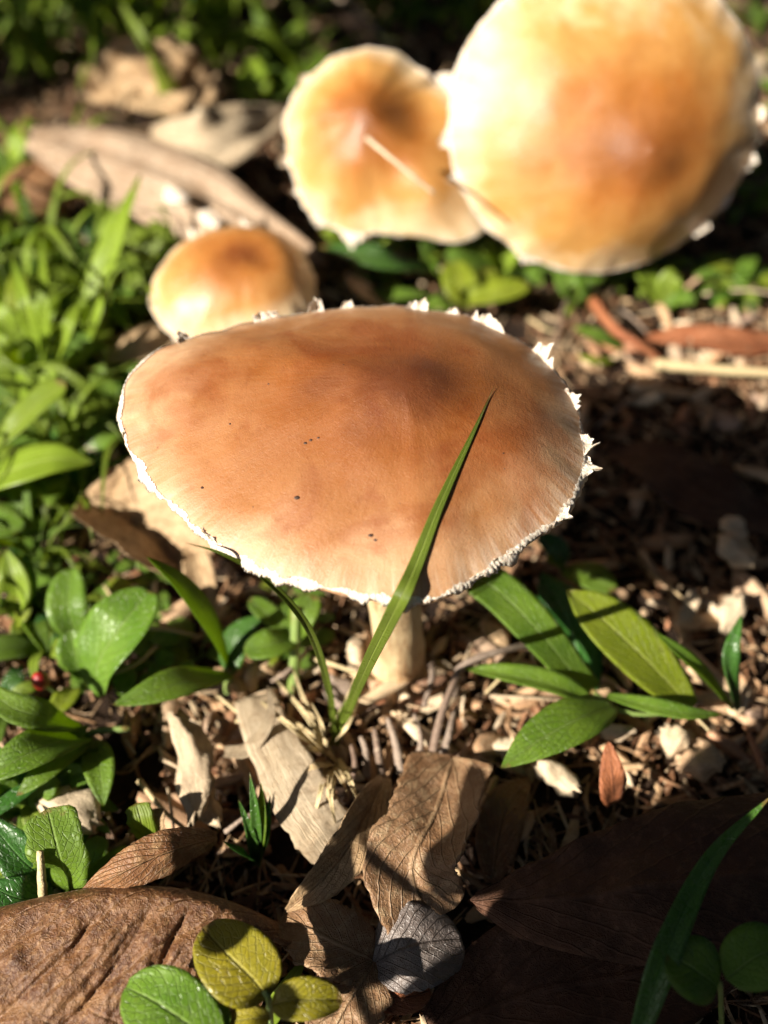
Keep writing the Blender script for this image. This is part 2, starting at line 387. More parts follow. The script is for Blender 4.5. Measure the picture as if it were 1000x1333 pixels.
# ---------------------------------------------------------------- ground
def build_ground():
    xs = sorted(set([-4000, -1500, -500, -200, -110, -80] + [round(-60 + .5 * i, 3) for i in range(241)] + [80, 110, 200, 500, 1500, 4000]))
    ys = sorted(set([-4000, -1500, -500, -200, -90, -50] + [round(-20 + .5 * i, 3) for i in range(221)] + [105, 130, 200, 500, 1500, 4000]))
    v = [(x, y, gz(x, y) * (1 if abs(x) < 120 and abs(y) < 140 else 0)) for y in ys for x in xs]; n = len(xs)
    f = [(j * n + i, j * n + i + 1, (j + 1) * n + i + 1, (j + 1) * n + i) for j in range(len(ys) - 1) for i in range(n - 1)]
    tag(link('ground', mesh('ground', v, f, M['soil'])), 'dark damp soil under the leaf litter', None, None, 'structure')
build_ground()

# fine litter that nobody could count
def build_litter():
    rng = random.Random(3); protos = []
    for i in range(14):
        v, f = chip_arrays(rng, rng.uniform(.25, .8), rng.uniform(.06, .2), rng.uniform(.03, .1), 3, 5)
        protos.append((np.array(v), f))
    V, F, T = [], [], []; off = 0
    for i in range(8):
        v, f = chip_arrays(rng, rng.uniform(.7, 1.8), rng.uniform(.03, .07), rng.uniform(.03, .05), 4, 4); protos.append((np.array(v), f))
    for i in range(6):
        v, f = chip_arrays(rng, rng.uniform(.08, .2), rng.uniform(.07, .15), rng.uniform(.05, .1), 3, 5); protos.append((np.array(v), f))
    for k in range(26000):
        y = 2 + 46 * rng.random() ** 1.35; x = rng.uniform(-1, 1) * (8 + y * .52)
        if noise.noise(Vector((x * .5, y * .5, 40))) < -.22 and rng.random() < .75: continue
        pv, pf = protos[rng.randrange(28)]
        s = rng.uniform(.5, 1.35) * (1 + y * .008); a = rng.uniform(0, math.tau); b = rng.gauss(0, .38); c = rng.uniform(0, math.tau)
        Rz = np.array([[math.cos(a), -math.sin(a), 0], [math.sin(a), math.cos(a), 0], [0, 0, 1]])
        Ry = np.array([[math.cos(b), 0, math.sin(b)], [0, 1, 0], [-math.sin(b), 0, math.cos(b)]])
        Rx = np.array([[1, 0, 0], [0, math.cos(c), -math.sin(c)], [0, math.sin(c), math.cos(c)]])
        q = (pv * s) @ (Rz @ Ry @ Rx).T + np.array([x, y, gz(x, y) + rng.uniform(0, .22)])
        V.append(q); T += [min(1, max(0, rng.random()))] * len(pv)
        F += [tuple(off + i for i in ff) for ff in pf]; off += len(pv)
    V = np.concatenate(V)
    me = mesh('wood_litter', V, F, M['litter'], col=T, smooth=False)
    tag(link('wood_litter', me), 'fine brown wood litter and bark crumbs covering the soil', 'litter', None, 'stuff')
build_litter()

# ---------------------------------------------------------------- mushrooms
def outline_fn(pts, z, centre):
    """rim radius as a function of angle, from points on the rim"""
    tab = []
    for px, py in pts:
        p = at(px, py, z) - centre
        tab.append((math.atan2(p.y, p.x) % math.tau, math.hypot(p.x, p.y)))
    tab.sort(); A = [a for a, r in tab]; Rr = [r for a, r in tab]
    A = [A[-1] - math.tau] + A + [A[0] + math.tau]; Rr = [Rr[-1]] + Rr + [Rr[0]]
    xs = np.linspace(0, math.tau, 721); ys = np.interp(xs, A, Rr)
    k = np.exp(-np.linspace(-2, 2, 31) ** 2); k /= k.sum()
    ys = np.convolve(np.concatenate([ys[-16:-1], ys, ys[1:16]]), k, 'valid')
    return lambda a: float(np.interp(a % math.tau, xs, ys))

def cap_surface(rad, prof, nr=70, na=200, bumps=.06, seed=1, rimw=.04, shift=(0, 0)):
    """top of a cap in its own frame: rim at z = 0"""
    v, f, pol = [(shift[0], shift[1], prof(0))], [], [(0, 0, 0)]
    sd = Vector((seed * 5.1, seed, 0))
    def zz(x, y, r, a):
        return prof(r) + bumps * (noise.noise(sd + Vector((x * .45, y * .45, 0))) * 1.6 + noise.noise(sd + Vector((x * 1.3, y * 1.3, 4))) * .5) * min(1, (1 - r) * 3 + .35) \
            + rimw * noise.noise(sd + Vector((math.cos(a) * 7, math.sin(a) * 7, 2))) * max(0, (r - .8) / .2)
    for i in range(1, nr + 1):
        r = (i / nr) ** .85
        for j in range(na):
            a = j / na * math.tau; q = rad(a) * r
            q *= 1 + .012 * noise.noise(sd + Vector((math.cos(a) * 9, math.sin(a) * 9, 1))) * (r ** 6)
            k = (1 - r * r) ** 1.5
            x, y = q * math.cos(a) + shift[0] * k, q * math.sin(a) + shift[1] * k
            v.append((x, y, zz(x, y, r, a))); pol.append((math.cos(a), math.sin(a), r))
    for j in range(na): f.append((0, 1 + j, 1 + (j + 1) % na))
    for i in range(nr - 1):
        for j in range(na):
            a = 1 + i * na; f.append((a + j, a + na + j, a + na + (j + 1) % na, a + (j + 1) % na))
    # the margin rolls under
    base = 1 + (nr - 1) * na
    for t, (dr, dz) in enumerate(((1.004, -.05), (.995, -.11), (.965, -.13), (.90, -.06))):
        st = len(v)
        for j in range(na):
            x, y, z = v[base + j] if t == 0 else v[rim0 + j]
            if t == 0 and j == 0: rim0 = base
            v.append((x * dr, y * dr, z + dz)); pol.append((math.cos(j / na * math.tau), math.sin(j / na * math.tau), 1))
        prev = base if t == 0 else st - na
        for j in range(na): f.append((prev + j, st + j, st + (j + 1) % na, prev + (j + 1) % na))
    return v, f, pol, [Vector(v[base + j]) for j in range(na)]

def gill_mesh(rad, prof, n=130, r0=.25, shift=(0, 0), dents=()):
    v, f = [], []
    for j in range(n * 2):
        a = j / (n * 2) * math.tau; deep = j % 2
        for i in range(6):
            r = r0 + (.93 - r0) * i / 5
            z = prof(r) - .16 - (.28 * math.sin(math.pi * min(1, r + .05)) if deep else .05)
            q = rad(a) * r; k = (1 - r * r) ** 1.5; x, y = q * math.cos(a) + shift[0] * k, q * math.sin(a) + shift[1] * k
            for (dx, dy, dr, dd) in dents: z += dd * math.exp(-((x - dx) ** 2 + (y - dy) ** 2) / dr ** 2)
            v.append((x, y, z - .32 * min(1, (1 - r) * 6)))
    N = n * 2
    for j in range(N):
        for i in range(5):
            f.append((j * 6 + i, ((j + 1) % N) * 6 + i, ((j + 1) % N) * 6 + i + 1, j * 6 + i + 1))
    return mesh('gills', v, f, M['gill'], smooth=False)

def fringe_mesh(rim, seed, drop=.12, out=.05, k=5, sub=4, amp=1.0):
    """ragged strip of torn veil round the margin"""
    v, f = [], []; n = len(rim); N = n * sub; sd = Vector((seed, 0, seed * 2))
    for j in range(N):
        t = j / sub; a, b = rim[int(t) % n], rim[(int(t) + 1) % n]; p = a.lerp(b, t - int(t))
        d = Vector((p.x, p.y, 0)).normalized(); ang = math.atan2(p.y, p.x)
        c = Vector((math.cos(ang), math.sin(ang), 0))
        big = noise.noise(sd + c * 5) ; mid = noise.noise(sd + c * 19 + Vector((0, 0, 3))); fin = noise.noise(sd + c * 75); mic = noise.noise(sd + c * 210)
        le = max(.1, .6 + 1.3 * big + .7 * mid + .26 * fin + .2 * mic) * amp
        cover = max(0, .35 + .8 * noise.noise(sd + c * 9 + Vector((4, 0, 0))) + .4 * fin) * .10
        wob = .02 * noise.noise(sd + c * 60 + Vector((9, 9, 9)))
        v.append(p - d * cover + Vector((0, 0, .018 + cover * .55)))
        v.append(p + d * (.012 + wob) + Vector((0, 0, .012)))
        v.append(p + d * (out * le * .6 + wob) + Vector((0, 0, -drop * .35 * le)))
        v.append(p + d * (out * le) + Vector((0, 0, -drop * le + .04 * fin)))
        v.append(p - d * .05 + Vector((0, 0, -drop * .6 * le)))
    for j in range(N):
        for i in range(4):
            a = j * 5 + i; b = ((j + 1) % N) * 5 + i; f.append((a, b, b + 1, a + 1))
    return mesh('veil_fringe', v, f, M['veil'])
def flap_mesh(p, d, side, wd, ln, rise, seed):
    """one torn flap of veil standing off the margin"""
    rng = random.Random(seed); v, f = [], []; nu, nv = 6, 22; up = Vector((0, 0, 1)); sk = rng.uniform(-.45, .45); lean = rng.uniform(-.4, .4)
    def ll(x):
        b = max(0, 1 - abs((x - sk) / (1 + abs(sk))) ** 1.5)
        return b * (.55 + .45 * noise.noise(Vector((seed, x * 2.2, 0))) + .30 * noise.noise(Vector((seed, x * 6, 3))) + .16 * noise.noise(Vector((seed, x * 15, 3)))) + .04
    for i in range(nu):
        u = i / (nu - 1)
        for j in range(nv + 1):
            x = j / nv * 2 - 1; L = max(.03, ll(x)) * ln * 1.5
            q = p + side * (x * wd / 2 * (1 - .25 * u) + lean * L * u) + d * (L * u - .07) + up * ((rise + .12 * noise.noise(Vector((seed, x * 1.7, 8)))) * u * u + .07 * noise.noise(Vector((seed, u * 4, x * 5))) * u + .02)
            v.append(q)
    n = len(v)
    v += [q - up * .03 - d * .005 for q in v[:n]]
    for i in range(nu - 1):
        for j in range(nv):
            a = i * (nv + 1) + j; q = (a, a + 1, a + nv + 2, a + nv + 1)
            f.append(q); f.append(tuple(n + k for k in reversed(q)))
    for i in range(nu - 1):
        for j in (0, nv):
            a = i * (nv + 1) + j; b = a + nv + 1; f.append((a, b, n + b, n + a))
    for j in range(nv):
        a = (nu - 1) * (nv + 1) + j; f.append((a, n + a, n + a + 1, a + 1))
    return mesh('veil_flap', v, f, M['veil'])

# the big one in front
RIM_Z = 5.8
RIM = [(157, 535), (163, 500), (182, 472), (218, 450), (300, 428), (400, 407), (480, 399), (560, 402), (620, 416), (675, 443), (715, 474),
       (742, 512), (757, 555), (762, 595), (755, 632), (738, 662), (700, 695), (655, 728), (605, 762), (545, 788), (500, 778), (430, 768),
       (380, 757), (330, 738), (275, 703), (230, 665), (192, 620), (167, 580)]
def main_mushroom():
    c = at(470, 590, RIM_Z); c = Vector((c.x, c.y - .1, RIM_Z))
    base = Vector((0.28, 10.25, 0))
    root = empty('mushroom', base, 'large brown mushroom in focus with a flat cap edged by torn white veil', 'mushroom')
    rad = outline_fn(RIM, RIM_Z, c)
    prof = lambda r: 1.0 * (1 - r ** 2.3) + .24 * math.exp(-(r / .25) ** 2)
    v, f, pol, rim = cap_surface(rad, prof, 90, 320, .07, 3, .045, (.62, .42))
    tree = BVHTree.FromPolygons([Vector(q) + c for q in v], f)
    def capz(px, py, lift=0.0):
        d = (at(px, py, 0) - Vector((0, 0, H))).normalized(); h = tree.ray_cast(Vector((0, 0, H)), d)[0]
        return h.z + lift if h else RIM_Z + lift
    global CAPZ; CAPZ = capz
    off = c - base
    mv = lambda o: (setattr(o, 'location', off), o)[1]
    mv(link('cap', mesh('cap', v, f, M['cap'], pol=pol), root))
    mv(link('gills', gill_mesh(rad, prof, shift=(.62, .42)), root))
    mv(link('veil_fringe', fringe_mesh(rim, 2, .13, .07), root))
    for i, (px, py, wpx, lpx, rise) in enumerate([(244, 449, 26, 14, .10), (345, 412, 38, 12, .12), (408, 402, 24, 16, .16), (545, 399, 30, 14, .14),
            (640, 424, 60, 16, .12), (715, 466, 50, 24, .12), (752, 520, 40, 14, .06), (764, 578, 46, 24, .02), (762, 606, 58, 26, -.02), (738, 668, 60, 20, .0),
            (672, 716, 50, 10, 0), (268, 696, 40, 8, .03), (630, 744, 60, 7, 0), (378, 757, 50, 7, 0), (455, 400, 22, 10, .08), (160, 560, 30, 6, 0), (590, 408, 20, 8, .08)]):
        q = at(px, py, RIM_Z) - c; a = math.atan2(q.y, q.x)
        p = rim[int(round(a / math.tau * len(rim))) % len(rim)]
        d = Vector((p.x, p.y, 0)).normalized(); sdv = Vector((-d.y, d.x, 0))
        k = cm(1, at(px, py, RIM_Z))
        mv(link('veil_flap', flap_mesh(p, d, sdv, wpx * k, lpx * k * (1.0 if py < 480 else .9), rise, i + 1), root))
    # stem: swollen foot, slight lean
    st = link('stem', tube_mesh('stem', [(0, 0, -.3), (.02, .0, 1.0), (-.15, -.02, 3), (off.x, off.y, 6.2)], .5, .4, M['stalk'], 26, 28, .07, 3,
              rad=lambda u: .47 + .30 * math.exp(-((u - .04) / .13) ** 2) + .1 * max(0, u - .7)), root)
    # specks of dirt stuck on the cap
    V, F = [], []
    rk = random.Random(4)
    for (px, py, s) in [(rk.uniform(220, 700), rk.uniform(450, 730), rk.uniform(.8, 1.6)) for _ in range(16)] + [(387, 648, 4.5), (264, 635, 3), (405, 573, 3), (415, 570, 2.5), (483, 697, 4), (489, 703, 3), (350, 500, 2), (300, 552, 2.2), (398, 577, 3), 
                        (655, 590, 2), (330, 660, 1.6), (600, 640, 1.5)]:
        for _ in (0,):
            pz = capz(px, py, -.005); w_ = at(px, py, pz) - c; x, y = w_.x, w_.y
            k = cm(s, Vector((c.x + x, c.y + y, pz))); n0 = len(V); ctr = Vector((x, y, pz - RIM_Z))
            for lev, rr in ((0, 1.0), (.35, .75)):
                for j in range(7):
                    a = j / 7 * math.tau; q = k * rr * (1 + .4 * noise.noise(Vector((px, j, lev))))
                    V.append(ctr + Vector((q * math.cos(a), .7 * q * math.sin(a), lev * k)))
            F += [(n0 + j, n0 + (j + 1) % 7, n0 + 7 + (j + 1) % 7, n0 + 7 + j) for j in range(7)] + [tuple(range(n0 + 7, n0 + 14))]
    mv(tag(link('dirt_specks', mesh('dirt_specks', V, F, M['speck']), root), kind='stuff'))
    return root
main_mushroom()

def back_mushroom(label, ctr, tilt, spin, rx, prof, mat, seed, base, stem_r, wob=.05, nflap=10, squash=1.0, group='mushrooms behind the front one', bumps=.07, dents=(), shift=(0, 0), lobe=None):
    """a cap on a bent stem; the cap's own frame is tipped by tilt towards the viewer"""
    root = empty('mushroom', base, label, 'mushroom')
    sd = Vector((seed, seed, 1))
    rad = lambda a: rx * (1 + wob * noise.noise(sd + Vector((math.cos(a), math.sin(a), 0))) * 1.6 + wob * .35 * noise.noise(sd + Vector((math.cos(a) * 4, math.sin(a) * 4, 3)))) * math.sqrt(math.cos(a) ** 2 + (squash * math.sin(a)) ** 2) * (1 + (lobe[1] * math.exp(-(((a - lobe[0] + math.pi) % math.tau - math.pi) / lobe[2]) ** 2) if lobe else 0))
    v, f, pol, rim = cap_surface(rad, prof, 50, 180, bumps, seed, .12, shift)
    if dents:
        for i, p in enumerate(v):
            z = p[2]
            for (dx, dy, dr, dd) in dents: z += dd * math.exp(-((p[0] - dx) ** 2 + (p[1] - dy) ** 2) / dr ** 2)
            v[i] = (p[0], p[1], z)
    off = Vector(ctr) - Vector(base)
    def put(o): o.location = off; o.rotation_euler = (tilt, 0, spin); return o
    put(link('cap', mesh('cap', v, f, mat, pol=pol), root))
    put(link('gills', gill_mesh(rad, prof, 90, shift=shift, dents=dents), root))
    put(link('veil_fringe', fringe_mesh(rim, seed, .12, .07, sub=3, amp=.7), root))
    rng = random.Random(seed)
    for i in range(nflap):
        p = rim[rng.randrange(len(rim))]; d = Vector((p.x, p.y, 0)).normalized()
        put(link('veil_flap', flap_mesh(p, d, Vector((-d.y, d.x, 0)), rng.uniform(.4, 1.0), rng.uniform(.15, .4), rng.uniform(-.1, .15), seed * 40 + i), root))
    ax = Vector((0, -math.sin(tilt), math.cos(tilt))); ax = Vector((-math.sin(spin) * ax.y, math.cos(spin) * ax.y, ax.z))
    top = off + ax * (prof(.1) - .95)
    link('stem', tube_mesh('stem', [(0, 0, -.3), (0, 0, off.z * .35), tuple(top - ax * 1.2), tuple(top)], .5, .4, M['stalk'], 20, 20, .06, seed,
         rad=lambda u: stem_r * (1 + .5 * math.exp(-((u - .04) / .15) ** 2))), root)
    return root
p = at(787, 160, 4.6)
BIG = back_mushroom('largest mushroom, round orange cap tipped towards the viewer at the upper right', p, math.radians(58), math.radians(2), cm(204, p),
    lambda r: 1.55 * (1 - r ** 2.1) + .26 * math.exp(-(r / .22) ** 2), M['cap_back'], 5, (p.x + .5, p.y + 2.6, 0), .6, squash=.93, nflap=12, shift=(.75, -.75), wob=.03)
p = at(492, 186, 3.4)
MID = back_mushroom('orange mushroom with a dented cap left of the largest one', p, math.radians(44), math.radians(-10), cm(123, p),
    lambda r: 1.2 * (1 - r ** 2.2) + .3 * math.exp(-(r / .25) ** 2), M['cap_back'], 9, (p.x + .3, p.y + 2.2, 0), .45, wob=.10, nflap=9, squash=.95,
    dents=((1.05, .95, .8, -.5), (-.2, -.9, .7, .22), (1.5, -1.5, .7, .25)), shift=(-.1, .3), lobe=(-.55, .5, .42))
p = at(304, 375, 1.9)
SML = back_mushroom('smallest mushroom, smooth rounded tan cap behind the front cap', p, math.radians(16), math.radians(-8), cm(108, p),
    lambda r: 1.15 * (1 - min(1, r) ** 2.6) ** .8, M['cap_small'], 13, (p.x + .1, p.y + .3, 0), .5, wob=.05, nflap=5, bumps=.07,
    dents=((.9, .3, .5, -.14),), shift=(.35, .2), squash=.86)

# ---------------------------------------------------------------- plants placed by hand
def pts(*a): return [at(*q) for q in a]
def add_leaf(root, mat, P, wpx, prof='lance', label=None, name='leaf', **kw):
    W = [at(*q) for q in P]; mid = W[len(W) // 2]
    o = link(name, leaf_mesh(name, [q - root.location for q in W], cm(wpx, mid), M[mat], prof, **kw), root)
    if label: o['label'] = label
    return o
def add_stem(root, P, r, mat='stem', name='stem', r1=None):
    return link(name, tube_mesh(name, [at(*q) - root.location for q in P], r, r1 or r * .7, M[mat], 10, 7, .05), root)
def base_of(px, py):
    p = at(px, py, 0); return Vector((p.x, p.y, gz(p.x, p.y)))

# grass tuft leaning on the front cap
t = empty('grass_tuft', base_of(437, 965), 'grass tuft with one long blade lying over the front mushroom cap', 'grass')
add_leaf(t, 'hero', [(440, 962, .1), (458, 912, 1.7), (482, 858, 3.9), (502, 818, 5.1), (516, 790, 5.85), (528, 766, 6.1), (541, 736, CAPZ(541, 736, .04)),
    *[(a_, b_, CAPZ(a_, b_, .022)) for a_, b_ in ((555, 700), (570, 662), (588, 622), (606, 584), (624, 546))], (645, 500, CAPZ(645, 500, .04))], 29, 'blade', 'long green blade bent over the cap',
    nu=110, nv=12, fold=.13, wave=.004, roll=0, thick=.006, up=(0, -.55, .83))
add_leaf(t, 'hero', [(436, 975, .1), (430, 905, 1.6), (404, 822, 3.8), (350, 757, 5.3), (292, 722, 5.95), (240, 706, 6.1)], 15, 'blade', 'thin curved blade reaching to the left rim of the cap', nu=40, nv=8, fold=.3, wave=.01, thick=.006, up=(0, -.6, .8))
add_leaf(t, 'grass', [(432, 985, .1), (446, 930, .9), (475, 880, 1.4)], 16, 'tuft', nu=20)
rr = random.Random(11)
for i, (x, y, z) in enumerate([(355, 880, .9), (330, 905, 1.0), (378, 862, .8), (400, 905, 1.3), (372, 930, .9), (470, 905, .8), (348, 930, .5), (455, 1040, .9), (425, 1060, 1.0), (380, 1010, .9), (405, 1080, .9), (470, 1050, .8), (440, 1085, 1.1), (365, 965, .7)]):
    add_leaf(t, 'strawstem', [(434 + rr.uniform(-8, 8), 985 + rr.uniform(-12, 12), .1), ((434 + x) / 2 + rr.uniform(-6, 6), (985 + y) / 2, z + .35), (x, y, z * .6)], rr.uniform(8, 15), 'tuft', name='dry_blade', nu=14, nv=4, fold=.3)
# the strap-leaved weed at the right
t = empty('leafy_weed', base_of(780, 925), 'green weed with five strap leaves right of the front mushroom stem', 'plant')
add_leaf(t, 'green', [(768, 905, .9), (715, 838, 1.7), (655, 775, 2.1), (605, 742, 2.2)], 62, 'half', 'broad leaf crossed by thin shadows', nu=30, nv=10, fold=.10, wave=.03)
add_leaf(t, 'lime', [(902, 922, .9), (840, 858, 1.5), (778, 800, 1.9), (738, 768, 2.0)], 84, 'lance', 'yellow-green leaf with a shaded half', nu=30, nv=10, fold=.16, wave=.04)
add_leaf(t, 'green', [(785, 925, .9), (730, 895, 1.4), (660, 878, 1.5), (603, 870, 1.3)], 34, 'lance', nu=26, fold=.45, wave=.02)
add_leaf(t, 'green', [(800, 918, 1.0), (755, 935, 1.5), (700, 965, 1.6), (652, 1000, 1.4)], 66, 'lance', nu=26, fold=.18, wave=.03)
add_leaf(t, 'green', [(790, 905, 1.0), (845, 918, 1.4), (895, 928, 1.5), (942, 930, 1.3)], 26, 'lance', nu=20, fold=.2)
add_leaf(t, 'dark', [(770, 900, .6), (735, 800, 1.0), (705, 745, 1.0)], 70, 'lance', nu=20)
add_stem(t, [(780, 930, 0), (785, 915, .9), (770, 900, 1.2)], .09)
add_stem(t, [(785, 915, .9), (830, 930, .9), (905, 925, .9)], .05)
t = empty('leafy_weed', base_of(765, 760), 'small weed with two rounded leaves right under the front cap rim', 'plant')
add_leaf(t, 'green', [(735, 738, .6), (765, 748, 1.0), (802, 768, 1.0)], 46, 'oval', fold=.1)
add_leaf(t, 'dark', [(735, 738, .6), (725, 715, 1.0), (700, 700, 1.2)], 36, 'oval')
add_leaf(t, 'green', [(738, 742, .6), (725, 730, .9), (712, 728, 1.0)], 22, 'oval')
t = empty('grass_tuft', base_of(950, 925), 'thin grass blades slanting at the right edge', 'grass')
add_leaf(t, 'green', [(955, 925, .3), (905, 868, 1.6), (852, 822, 2.2)], 24, 'lance', nu=22, fold=.4)
add_leaf(t, 'dark', [(960, 930, .3), (950, 860, 1.5), (965, 800, 2.0)], 24, 'lance', nu=22, fold=.4)
# plant at the left
t = empty('leafy_weed', base_of(295, 880), 'weed with one upright and one sideways leaf left of the stem', 'plant')
add_leaf(t, 'green', [(298, 868, .5), (272, 810, 2.0), (235, 760, 3.0), (190, 724, 3.6)], 32, 'lance', nu=24, fold=.25)
add_leaf(t, 'green', [(298, 878, .5), (250, 885, 1.3), (200, 900, 1.6), (146, 918, 1.5)], 50, 'lance', nu=24, fold=.16)
add_leaf(t, 'dark', [(298, 878, .5), (310, 830, 1.0), (345, 800, 1.2)], 40, 'lance')
add_stem(t, [(297, 900, 0), (298, 870, .6)], .1)
t = empty('round_leaf_weed', base_of(125, 905), 'weed with a big glossy spoon-shaped leaf at the left', 'plant')
add_leaf(t, 'seed', [(120, 900, .5), (128, 862, 1.2), (158, 815, 1.8), (195, 768, 1.9)], 92, 'oval', 'large rounded glossy leaf', nu=30, nv=12, fold=.14, cup=.15, wave=.03)
add_leaf(t, 'seed', [(108, 895, .4), (98, 855, 1.1), (92, 820, 1.4)], 42, 'spoon', fold=.4)
add_leaf(t, 'seed', [(100, 830, .7), (88, 790, 1.2), (92, 740, 1.4)], 52, 'oval', fold=.25)
add_leaf(t, 'lime', [(95, 895, .4), (88, 905, .6), (70, 930, .7)], 34, 'oval')
t = empty('leafy_weed', base_of(110, 955), 'weed with long pointed leaves at the left edge', 'plant')
add_leaf(t, 'green', [(118, 958, .6), (70, 968, 1.5), (20, 990, 1.8), (-40, 1025, 1.5)], 62, 'lance', nu=24, fold=.25)
add_leaf(t, 'green', [(118, 962, .6), (80, 985, 1.2), (50, 1010, 1.4), (22, 1036, 1.2)], 40, 'lance', nu=24, fold=.15)
add_leaf(t, 'green', [(110, 950, .6), (60, 935, 1.5), (10, 918, 1.8), (-30, 880, 1.8)], 46, 'lance', nu=24, fold=.25)
add_leaf(t, 'green', [(122, 965, .5), (130, 1000, 1.0), (135, 1050, .9)], 42, 'lance', fold=.3)
add_leaf(t, 'dark', [(118, 958, .6), (60, 990, .9), (0, 1040, 1.0), (-40, 1080, 1.0)], 60, 'lance', fold=.2)
add_stem(t, [(120, 975, 0), (116, 955, .7), (170, 948, .8)], .08)
t = empty('leafy_weed', base_of(90, 1150), 'weed with a blunt torn green leaf above the crinkled brown leaf', 'plant')
add_leaf(t, 'green', [(92, 1160, .8), (78, 1115, 1.8), (62, 1052, 2.0)], 74, 'half', nu=20, nv=8, fold=.08, rag=.25)
add_leaf(t, 'dark', [(85, 1160, .6), (30, 1120, 1.2), (-20, 1060, 1.4)], 60, 'lance', fold=.3)
add_leaf(t, 'dark', [(85, 1165, .6), (30, 1170, 1.2), (-20, 1150, 1.4)], 60, 'lance', fold=.2)
t = empty('leafy_weed', base_of(190, 1100), 'torn green and pink leaf standing above a curled brown leaf', 'plant')
add_leaf(t, 'grass', [(195, 1112, .4), (186, 1075, 1.3), (178, 1045, 1.5)], 34, 'half', fold=.1, rag=.3)
add_leaf(t, 'tan', [(205, 1105, .4), (203, 1075, 1.2), (202, 1052, 1.3)], 26, 'half', fold=.2, rag=.3)
t = empty('grass_tuft', base_of(335, 1120), 'narrow dark green blades standing left of the folded leaf', 'grass')
for (x, y, z, wd) in [(325, 1005, 2.0, 20), (340, 1018, 1.8, 22), (352, 1035, 1.5, 20), (290, 1095, 1.4, 16), (310, 1040, 1.6, 18)]:
    add_leaf(t, 'dark' if x != 340 else 'green', [(335, 1125, .1), ((335 + x) / 2 + 3, (1125 + y) / 2, z * .7), (x, y, z)], wd, 'tuft', nu=18, fold=.4)
t = empty('leafy_weed', base_of(385, 880), 'pale green weed with a thick stalk left of the mushroom stem', 'plant')
add_leaf(t, 'green', [(385, 830, 1.0), (355, 838, 1.3), (318, 848, 1.2)], 46, 'oval', fold=.2)
add_leaf(t, 'green', [(385, 830, 1.0), (395, 800, 1.5), (410, 775, 1.6)], 40, 'oval', fold=.2)
add_leaf(t, 'green', [(385, 830, 1.0), (350, 800, 1.2), (325, 780, 1.3)], 30, 'oval', fold=.2)
add_stem(t, [(382, 900, 0), (384, 860, .7), (386, 790, 1.6)], .13)
# seedling at the bottom
t = empty('seedling', base_of(352, 1390), 'yellow seedling with round hairy leaves beside the crinkled brown leaf', 'plant')
add_leaf(t, 'yellow', [(349, 1299, 2.25), (328, 1272, 2.40), (298, 1243, 2.45), (264, 1208, 2.30)], 96, 'round', 'round yellow-green leaf', nu=34, nv=14, fold=.10, veins=.012, wave=.02)
add_leaf(t, 'yellow', [(354, 1308, 2.25), (380, 1302, 2.40), (412, 1300, 2.40), (446, 1302, 2.25)], 54, 'round', 'yellow leaf with a small brown hole', nu=30, nv=12, fold=.12, veins=.012)
add_leaf(t, 'seed', [(290, 1362, 2.15), (245, 1332, 2.35), (205, 1305, 2.40), (164, 1284, 2.25)], 98, 'oval', 'glossy green rounded leaf', nu=30, nv=12, fold=.06, veins=.01)
add_leaf(t, 'seed', [(282, 1345, 2.05), (286, 1326, 2.15), (292, 1308, 2.15)], 30, 'oval', fold=.1)
add_leaf(t, 'yellow', [(352, 1325, 2.05), (325, 1326, 2.15), (292, 1332, 2.05)], 34, 'oval', fold=.1)
add_stem(t, [(352, 1390, 0), (352, 1330, 1.65), (350, 1300, 2.25), (343, 1290, 2.30)], .06)
t = empty('seedling', base_of(380, 1290), 'pale green blade under the yellow seedling leaves', 'plant')
add_leaf(t, 'grass', [(345, 1340, .4), (372, 1290, 1.2), (402, 1240, 1.3)], 34, 'tuft', fold=.3)
# shaded plants at the lower right
t = empty('grass_tuft', base_of(850, 1333), 'long dark grass blade in the shade at the lower right', 'grass')
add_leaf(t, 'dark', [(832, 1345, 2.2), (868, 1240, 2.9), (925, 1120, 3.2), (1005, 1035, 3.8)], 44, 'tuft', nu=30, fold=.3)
t = empty('seedling', base_of(940, 1300), 'shaded seedling with round leaves in the lower right corner', 'plant')
add_leaf(t, 'seed', [(935, 1285, 2.7), (905, 1262, 2.9), (868, 1240, 2.9)], 84, 'round')
add_leaf(t, 'seed', [(945, 1275, 2.7), (985, 1245, 2.9), (1025, 1230, 2.9)], 80, 'round')
add_stem(t, [(940, 1345, 0), (938, 1280, 2.7)], .05)
# grass and leaves at the left, out of focus
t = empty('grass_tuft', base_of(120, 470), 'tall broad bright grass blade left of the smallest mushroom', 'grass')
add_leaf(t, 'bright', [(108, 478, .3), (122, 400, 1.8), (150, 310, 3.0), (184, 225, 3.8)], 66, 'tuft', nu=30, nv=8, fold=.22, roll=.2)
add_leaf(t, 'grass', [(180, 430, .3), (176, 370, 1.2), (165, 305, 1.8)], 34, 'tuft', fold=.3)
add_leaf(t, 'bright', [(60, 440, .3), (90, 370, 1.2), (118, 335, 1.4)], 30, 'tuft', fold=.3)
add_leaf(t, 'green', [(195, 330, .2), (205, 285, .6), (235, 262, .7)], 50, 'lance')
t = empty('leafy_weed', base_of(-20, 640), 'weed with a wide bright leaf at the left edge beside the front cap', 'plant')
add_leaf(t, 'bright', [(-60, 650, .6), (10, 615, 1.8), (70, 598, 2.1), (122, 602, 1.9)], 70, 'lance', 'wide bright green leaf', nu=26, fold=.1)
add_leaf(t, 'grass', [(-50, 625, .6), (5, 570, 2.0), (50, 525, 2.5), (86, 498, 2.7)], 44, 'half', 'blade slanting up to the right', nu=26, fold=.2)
add_leaf(t, 'green', [(-40, 690, .5), (-10, 680, 1), (28, 690, 1.1)], 60, 'oval', nu=16)
